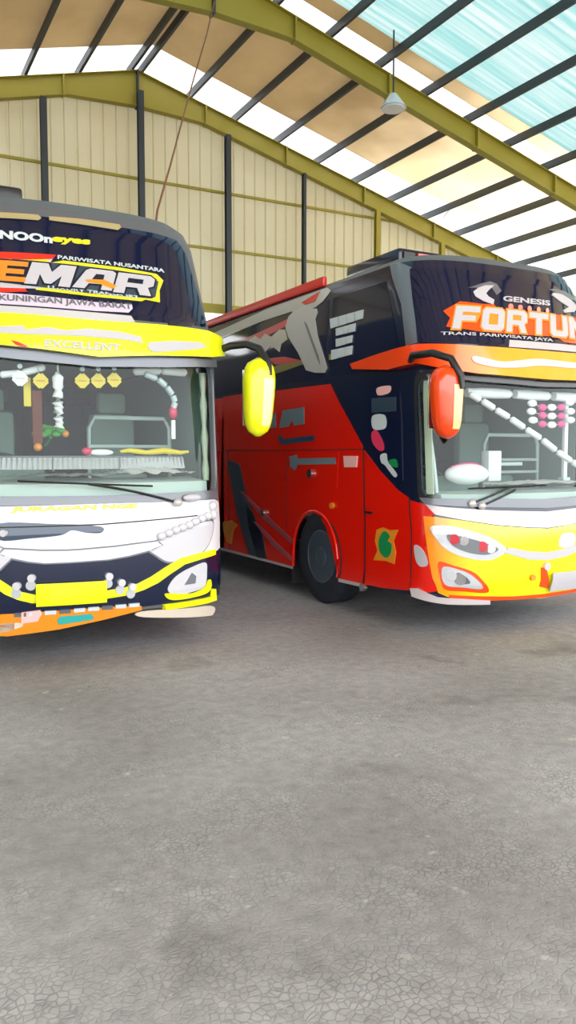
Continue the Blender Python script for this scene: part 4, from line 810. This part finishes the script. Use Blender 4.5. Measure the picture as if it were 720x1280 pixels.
link('dark_grille',lp(lsym([(-.2,.86),(.0,.862),(.25,.88),(.52,.93),(.64,.86),(.80,.83),(1.0,.82),(1.27,.87)],[(-.2,.42),(.5,.43),(.9,.44),(1.27,.42)]),.007,.012),'navy',K)
link('grille_bar',lp(lsym([(-.2,.955),(.1,.965),(.3,.98),(.47,.99),(.52,.955)],[(-.2,.862),(.05,.865),(.22,.885),(.38,.915)]),.018,.02),'bright_white',K)
link('grille_bar_seam',lp(lsym([(-.2,.967),(.1,.977),(.3,.992),(.485,1.003),(.535,.955)],[(-.2,.85),(.05,.853),(.23,.872),(.40,.903)]),.012,.012),'grey_metal',K)
ty=[P for m,d,s,P in FL['yellow_trim']]
YT=[(-.2,.60),(0,.60),(.18,.615),(.30,.64),(.42,.69),(.55,.76),(.70,.83),(.90,.86),(1.12,.87)]; YB_=[(-.2,.53),(0,.53),(.2,.545),(.35,.58),(.48,.63),(.60,.70),(.74,.77),(.92,.80),(1.12,.82)]
link('yellow_trim',lp(lsym(YT,YB_),.018,.02),'yellow',K)
for s in (1,-1):
    P=ty[1] if s>0 else [(far(a),z) for a,z in ty[1]]; link('yellow_trim',lp(P,.016,.016,.07,1),'yellow',K)
link('spoiler',lp([(-1.2,.47),(-.75,.465),(-.3,.465),(.1,.455),(.33,.44),(.34,.40),(0,.345),(-.35,.30),(-.75,.275),(-1.0,.30),(-1.2,.40)],.02,.03),'orange',K)
link('sill_strip',lp(msym([(0,1.385),(.6,1.40),(1.2,1.40)],[(0,1.335),(.6,1.335),(1.2,1.335)]),.02,.02),'grey_metal',K)
for i in range(9):
    link('spoiler_tile',lp([(-.70+.115*i,.47),(-.61+.115*i,.468),(-.61+.115*i,.435),(-.70+.115*i,.437)],.026,.02),'pale_grey' if i%3 else 'grey_metal',K)
# visor
VL=msym([(0,2.85),(.55,2.86),(1.0,2.86),(1.25,2.83),(1.45,2.80)],[(0,2.545),(.45,2.585),(1.0,2.62),(1.25,2.66),(1.45,2.70)])
v=link('visor',lp(VL,.12,.125,.08),'yellow',K,ang=50)
md=v.modifiers.new('b','BEVEL'); md.width=.03; md.segments=3; md.limit_method='ANGLE'; md.angle_limit=math.radians(50)
for m,d,s,P in FL['visor_band']: link('visor_band',lp(P,.128,.02,.07,0),m,v)
for m,d,s,P in FL['visor_mark']: link('visor_mark',lp(P,.128,.02,.07,0),m,v)
link('visor_lip',lp(msym([(0,2.55),(.6,2.58),(1.2,2.62)],[(0,2.47),(.6,2.50),(1.2,2.55)]),.05,.05),'grey_metal',v)
link('visor_lettering',lettering(LB,'EXCELLENT',[(-.40,2.60),(.16,2.60),(-.39,2.66)],.13,.03),'white_paint',v,smooth=False)
# upper window graphics
link('graphic_backing',lp([(-.70,3.375),(-.36,3.375),(-.30,3.345),(-.2,3.375),(.3,3.37),(.66,3.355),(.72,3.30),(.66,3.20),(.64,3.085),(.5,3.095),(.46,3.075),(0,3.075),(-.45,3.09),(-.46,3.11),(-.70,3.12)],.012,.012),'gold_yellow',K)
rs=[P for m,d,s,P in FL['red_stripe']]; wt=[P for m,d,s,P in FL['white_stripe']]
for P,m,d in ((rs[0],'red_graphic',.014),(rs[1],'red_graphic',.018),(wt[0],'white_paint',.011),(wt[1],'white_paint',.013),(wt[2],'white_paint',.012)): link('graphic_stripe',lp(P,d,.012),m,K)
link('lilac_backing',lp(FL['lilac_backing'][0][3],.011,.012),'lilac',K)
link('graphic_field',lp([(-.62,3.345),(-.1,3.345),(.25,3.34),(.60,3.33),(.66,3.28),(.60,3.13),(.55,3.11),(0,3.10),(-.5,3.12),(-.70,3.13),(-.74,3.22)],.016,.012),'slate',K)
for ch,m,fr in (('E','amber',[(-.76,3.145),(-.53,3.145),(-.72,3.325)]),('M','white_paint',[(-.54,3.135),(-.17,3.135),(-.46,3.33)]),
 ('A','white_paint',[(-.15,3.14),(.19,3.14),(-.08,3.325)]),('R','white_paint',[(.20,3.13),(.55,3.13),(.28,3.32)])): glyph(LB,K,ch,fr,m,.026,'body_black')
for key,txt,bo,m,dp,fr in (
 ('a','NOOn',.05,'pale_grey',.016,LT['row1a']),('b','eyes',.05,'gold_yellow',.016,LT['row1b']),
 ('c','PARIWISATA NUSANTARA',.02,'pale_grey',.014,LT['row2']),('d','LUXURY TRANSPORT',.02,'pale_grey',.020,LT['row3']),
 ('e','KUNINGAN JAWA BARAT',.02,'grey_metal',.016,LT['row4']),('f','JURAGAN NGE',.04,'yellow',.014,[(-.72,1.275),(.30,1.275),(-.70,1.325)])):
    link('lettering',lettering(LB,txt,fr,dp,bo),m,K,smooth=False)
link('letter_flash',lp([(-.02,3.20),(.10,3.19),(.20,3.16),(.24,3.19),(.14,3.235),(.06,3.23),(-.03,3.22)],.028,.006),'orange',K)
# lamps
for n,(L,z) in LP:
    if n=='lamp': lamp_on(LB,K,'spot_lamp',L,z,.032 if z<1 else .028,'lamp_white',.012,.035)
    if n=='lamp' and z<1: lamp_on(LB,K,'spot_lamp_base',L-.01,z-.06,.04,'lamp_grey',.01,.02)
    if n=='bead': 
        bm=bmesh.new(); blob(bm,LB.pt(L,z+.02,.02),.042,.03,.038); link('marker_bead',bm,'lamp_white',K,ang=60)
for s in (1,-1):
    for z in (1.27,1.19): 
        bm=bmesh.new(); blob(bm,LB.pt(s*1.08,z,.02),.04,.03,.045); link('marker_bead',bm,'lamp_white',K,ang=60)
plate(LB,K,-.255,.61,.55,.185,'plate_yellow',.012)
for s in (-1,1):
    wheel(K,s*1.07,LB.R+3.36-L0,s); wheel(K,s*1.05,LB.R+9.3-L0,s)
link('roof_hatch',B_(-.75,-.40,.95,1.5,3.95,4.11,bev=.03),'black_plastic',K)
side_mirror(LB,K,1.455,-.02,1.905,2.615,.30,.24,'yellow',1,[(1.20,.40,2.70),(1.30,.26,2.745),(1.40,.12,2.75),(1.47,.0,2.70),(1.515,-.09,2.56),(1.52,-.12,2.45)],'glint_pale')
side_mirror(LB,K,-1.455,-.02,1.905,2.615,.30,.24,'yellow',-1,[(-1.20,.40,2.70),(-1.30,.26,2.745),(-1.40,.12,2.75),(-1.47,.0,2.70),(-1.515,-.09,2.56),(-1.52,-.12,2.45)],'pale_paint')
wiper(LB,K,(.667,1.322),(-.1,1.50),.015,(-1.1,.06)); wiper(LB,K,(-.9,1.322),(-1.0,1.5),.0,(.02,.5))
bm=bmesh.new(); blob(bm,LB.pt(.80,1.36,.05),.09,.03,.035); link('wiper_cover',bm,'white_paint',K,ang=60)
cabin(LB,K,1.05,1.50,2.6,-.62)
for s in (-1,1): link('pillar_curtain',tube([LB.pt(s*1.27,z,-.10) for z in [1.5+.1*k for k in range(11)]],[.03+.008*math.sin(k*2.1) for k in range(11)],10),'cream',K,ang=60)
# ================================================================ things inside the windscreens
def wpt(b,q,d=-.12): return b.pt(q[0],q[1],d)+Vector((b.X,b.Y,0))
DL=['white diamond safety sign hanging behind the coach windscreen beside four yellow ones','yellow diamond sign hanging just beside the white diamond sign',
 'yellow diamond sign hanging beside the white tassel, first of the three close together','yellow diamond sign hanging in the middle of the three close together','yellow diamond sign hanging farthest from the white tassel']
for q,l,m in zip(IN['Ldia'],DL,['cloth_white']+['sign_yellow']*4):
    p=wpt(LB,q); t=thing('hanging_sign',l,'sign',p,'diamond signs behind the windscreen')
    bm=bmesh.new(); a=.078; vs=[bm.verts.new((x,0,z)) for x,z in ((0,a),(a,0),(0,-a),(-a,0))]; bm.faces.new(vs)
    r=bmesh.ops.extrude_face_region(bm,geom=bm.faces[:])
    for v in r['geom']:
        if isinstance(v,bmesh.types.BMVert): v.co.y=.008
    bmesh.ops.bevel(bm,geom=[e for e in bm.edges if abs(e.verts[0].co.y-e.verts[1].co.y)>.004],offset=.018,segments=3,affect='EDGES')
    link('sign_board',bm,m,t,smooth=False)
    link('suction_cup',cyl(bmesh.new(),(0,-.01,a+.02),(0,.02,a+.02),.02,12),'pale_grey',t)
    link('sign_mark',B_(-.035,.035,-.004,-.001,-.006,.006),'amber' if m!='cloth_white' else 'pale_grey',t,smooth=False)
# tassel
p=wpt(LB,IN['Ltas'][0]); t=thing('hanging_tassel','long white feathery tassel hanging behind the windscreen above the flowers','tassel',p)
link('cord',cyl(bmesh.new(),(0,0,0),(0,0,-.08),.008,8),'cream',t)
random.seed(3)
pts=[(random.uniform(-.006,.006),0,-.06-.042*k) for k in range(12)]
link('fringe',tube(pts,[.02]+[.042+random.uniform(-.006,.008) for k in range(10)]+[.05],12),'cloth_white',t,ang=60)
p=wpt(LB,IN['Lstrap'][0],-.2); t=thing('hanging_strap','brown cloth strap with an orange ball hanging beside the white tassel','strap',p)
link('strap_band',B_(-.04,.04,-.01,.01,-.42,.02,bev=.005),'strap_brown',t)
bm=bmesh.new(); blob(bm,(0,0,-.45),.035,.035,.035); link('ball',bm,'orange',t,ang=60)
p=wpt(LB,(-.62,2.26),-.2); tag(link('yellow_tag',B_(-.03,.03,-.008,.008,-.12,.12,bev=.006),'sign_yellow',loc=p),'narrow yellow hanging tag under the white diamond sign','tag')
p=wpt(LB,(-.42,1.94),-.30); t=thing('flower_bunch','small green posy with orange blossoms under the white tassel','flowers',p)
for k in range(14):
    bm=bmesh.new(); blob(bm,(random.uniform(-.09,.09),random.uniform(-.04,.04),random.uniform(-.05,.04)),.04,.02,.025,8,6); link('leaf',bm,'leaf',t,ang=60)
for x in (.12,-.13): bm=bmesh.new(); blob(bm,(x,0,-.02),.03,.03,.03); link('blossom',bm,'orange',t,ang=60)
link('stem',cyl(bmesh.new(),(0,.02,-.05),(0,.25,-.12),.012,8),'leaf',t)
# rollers and garlands (black bus)
def chain(b,pts,m,r,name,label,cat,d=-.12,gap=.14,m2=None,group=None):
    P=[wpt(b,q,d) for q in pts]; t=thing(name,label,cat,P[0],group)
    for i,(a,c) in enumerate(zip(P,P[1:])):
        u=(c-a); s=a+u*gap/2-P[0]; e=c-u*gap/2-P[0]; l=(e-s)
        bm=tube([s,s+l*.08,s+l*.92,e],[r*.5,r,r,r*.5],10)
        link('segment',bm,m if not m2 or i%2==0 else m2,t,ang=60)
    link('string',tube([q-P[0] for q in P],.004,6),'pale_grey',t)
    return t
chain(LB,[(.47,2.475),(.80,2.50),(1.17,2.50)],'cloth_white',.04,'sun_blind','white rolled sun blind at the top corner of the windscreen','blind',d=-.21,gap=.02)
chain(LB,[(-.85,2.39),(-.65,2.41),(-.43,2.47)],'cloth_white',.03,'rolled_cloth','white rolled cloth behind the windscreen above the diamond signs','cloth',d=-.16,gap=.05)
chain(LB,IN['Lgar'][:6],'pale_grey',.028,'garland','pale curved garland hanging below the white sun blind','garland',d=-.12,gap=.1)
p=wpt(LB,(.815,2.12)); t=thing('hanging_charm','pink charm with a white tail hanging at the end of the garland','charm',p)
bm=bmesh.new(); blob(bm,(0,0,0),.04,.03,.06); link('charm_body',bm,'pink',t,ang=60); link('charm_tail',B_(-.02,.02,-.01,.01,-.24,-.07,bev=.006),'cloth_white',t)
# lace strip along the black bus dashboard
def frill(b,L0_,L1,zt_,zb,d,n,name,label,cat,m='cloth_white',amp=.02):
    bm=bmesh.new(); T=[];Bt=[]
    for k in range(n+1):
        L=L0_+(L1-L0_)*k/n; a=amp*math.sin(k*math.pi/2)
        T.append(bm.verts.new(wpt(b,(L,zt_),d))); Bt.append(bm.verts.new(wpt(b,(L,zb+.004*(k%2)),d+a)))
    for k in range(n): bm.faces.new((T[k],T[k+1],Bt[k+1],Bt[k]))
    bmesh.ops.solidify(bm,geom=bm.faces[:],thickness=.006)
    return tag(link(name,bm,m,ang=80),label,cat)
frill(LB,-1.05,1.08,1.722,1.615,-.22,170,'lace_trim','white pleated lace strip stretched along the coach dashboard','lace')
t=thing('lace_rail','thin grey rail carrying the white pleated lace over the dashboard','rail',(0,0,0))
link('rail_bar',tube([wpt(LB,(-1.05+.21*k,1.725),-.22) for k in range(11)],.008,8),'grey_metal',t,ang=60)
for L in (-1.02,-.4,.3,1.05): 
    p=wpt(LB,(L,1.73),-.22); link('rail_stand',cyl(bmesh.new(),p,(p.x,p.y,1.60),.008,8),'grey_metal',t)
def drape(b,L0_,L1,z,w,name,label,m,lift=.0):
    bm=bmesh.new(); n=20; rows=[]
    for k in range(n+1):
        L=L0_+(L1-L0_)*k/n; row=[]
        for j in range(9):
            dd=-.10-w*j/8; p=b.pt(L,1.5,dd); row.append(bm.verts.new((p.x+b.X,p.y+b.Y,z+.012*math.sin(k*1.3+j*.9)+.012*random.random()+lift*math.sin(math.pi*k/n)*math.sin(math.pi*j/8))))
        rows.append(row)
    for A,Bq in zip(rows,rows[1:]):
        for j in range(8): bm.faces.new((A[j],A[j+1],Bq[j+1],Bq[j]))
    bmesh.ops.solidify(bm,geom=bm.faces[:],thickness=.01)
    return tag(link(name,bm,m,ang=80),label,'cloth')
drape(LB,.22,1.06,1.575,.34,'dashboard_cloth','crumpled white cloth lying on the dashboard under the pleated lace','cloth_white',.05)
drape(LB,-.95,.15,1.565,.34,'dashboard_mat','pale grey mat lying on the dashboard beside the white cloth','cabin_light',.0)
p=wpt(LB,(.7,1.768),-.22); tag(link('yellow_cloth',tube([(x,0,.01*math.sin(x*20)) for x in [-.32+.08*k for k in range(9)]],[.012,.022,.026,.022,.028,.03,.026,.02,.012],10),'sign_yellow',loc=p,ang=60),'rolled yellow cloth lying along the lace rail','cloth')
p=wpt(LB,(-.05,1.76),-.22); t=thing('soft_toy','small pink and white soft toy lying on the lace rail','toy',p)
bm=bmesh.new(); blob(bm,(0,0,.01),.045,.03,.035); link('toy_head',bm,'pink',t,ang=60); bm=bmesh.new(); blob(bm,(.12,0,0),.11,.03,.028); link('toy_body',bm,'cloth_white',t,ang=60)
# red bus
for i,(a,c) in enumerate(((0,1),(2,3),(4,5))):
    A=IN['Rroll'][a]; Cc=IN['Rroll'][c]
    if i==2: Cc=(1.15,2.335)
    n=3; pts=[(A[0]+(Cc[0]-A[0])*k/n,A[1]+(Cc[1]-A[1])*k/n) for k in range(n+1)]
    P=[wpt(RB,q,-.18) for q in pts]; t=thing('rolled_curtain',['rolled white curtain nearest the orange mirror, at the windscreen top','rolled white curtain in the middle of the windscreen top','rolled white curtain above the vertical white post'][i],'curtain',P[0],'rolled curtains along the windscreen top')
    link('roll',tube([q-P[0] for q in P],[.045,.052,.052,.045],14),'cloth_white',t,ang=60)
    link('end_ring',cyl(bmesh.new(),P[-1]-P[0],P[-1]-P[0]+Vector((.03,0,0)),.03,12),'pale_grey',t)
chain(RB,IN['Rgar'],'cloth_white',.033,'garland','long diagonal garland of white segments across the red coach windscreen','garland',d=-.05,gap=.14)
H=IN['Rheart']
for row in range(3):
    q=H[0] if row==0 else None
    hs=H[1:6] if row==0 else H[6+5*(row-1):11+5*(row-1)]
    P=[wpt(RB,k,-.15) for k in hs]; t=thing('bead_garland',['uppermost','middle','lowest'][row]+' of three sagging strings of pink and white beads','garland',P[0],'strings of pink and white beads')
    for k,pp in enumerate(P):
        bm=bmesh.new(); blob(bm,pp-P[0],.062 if k%2==0 else .055,.03,.036); link('bead',bm,'cloth_white' if k%2==0 else 'hot_pink',t,ang=60)
    link('string',tube([pp-P[0] for pp in P],.004,6),'pale_grey',t)
p=wpt(RB,(.83,1.65),-.29); t=thing('vertical_post','white upright post inside the red coach windscreen','post',p)
link('post_shaft',B_(-.025,.025,-.02,.02,-.15,.72,bev=.006),'cloth_white',t); link('post_foot',B_(-.05,.05,-.04,.04,-.19,-.15,bev=.006),'pale_grey',t)
drape(RB,-.62,1.1,1.445,.34,'dashboard_cloth','wide white cloth spread over the dashboard of the red coach','cloth_white',.02)
p=wpt(RB,(-.92,1.53),-.27); t=thing('cushion','white cushion with a pink top edge on the red coach dashboard','cushion',p)
bm=bmesh.new(); blob(bm,(0,0,.02),.26,.13,.105,20,12); link('cushion_body',bm,'cloth_white',t,ang=60)
link('cushion_edge',tube([(-.20,-.0,.085),(-.1,-.02,.112),(0,-.03,.12),(.1,-.03,.112),(.19,-.0,.085)],.014,8),'hot_pink',t,ang=60)
p=Vector((RB.X-.10,RB.Y+.70,1.66)); t=thing('white_box','small white box with a side arm standing on the dashboard behind the diagonal garland','box',p)
link('box_body',B_(-.09,.09,-.06,.06,-.2,.12,bev=.012),'cloth_white',t); link('box_arm',B_(.09,.42,-.03,.03,-.04,.0,bev=.01),'cabin_light',t)
# ---------------------------------------------------------------- lamp and loose wires under the roof
zl=zt(lam.location.x)+.2
link('lamp_rod',cyl(bmesh.new(),(0,0,zl-1.35),(0,0,zl),.02,8),'steel_dark',lam)
link('lamp_shade',cyl(bmesh.new(),(0,0,zl-1.7),(0,0,zl-1.4),.30,24,.08),'pale_grey',lam)
link('lamp_glass',cyl(bmesh.new(),(0,0,zl-1.74),(0,0,zl-1.70),.26,24),'lamp_white',lam)
def wire(name,pts,label):
    tag(link(name,tube(pts,.014,6),'cable_brown',ang=60),label,'wire')
def at(px,py,Y):
    u=(px-360)/1000; v=(640-py)/1000; cp,sp=math.cos(-math.atan(.073)),math.sin(-math.atan(.073)); f=cp-v*sp; up=sp+v*cp
    cy,sy=math.cos(math.atan(.539)),math.sin(math.atan(.539)); d=Vector((cy*u+sy*f,-sy*u+cy*f,up)); return Vector((0,0,1.75))+d*(Y/d.y)

wire('hanging_wire',[at(268,2,16.3),at(258,45,15.2),at(243,95,13.6),at(228,150,12),at(212,210,10.6),at(197,262,9.4),at(194,284,9.0)],'long thin brown wire hanging down to the roof of the black bus')
wire('hanging_wire',[at(607,196,20.3),at(598,208,20.4),at(582,234,20.7),at(565,258,21.0),at(554,272,21.3)],'short thin brown wire hanging under the roof sheets above the red bus')
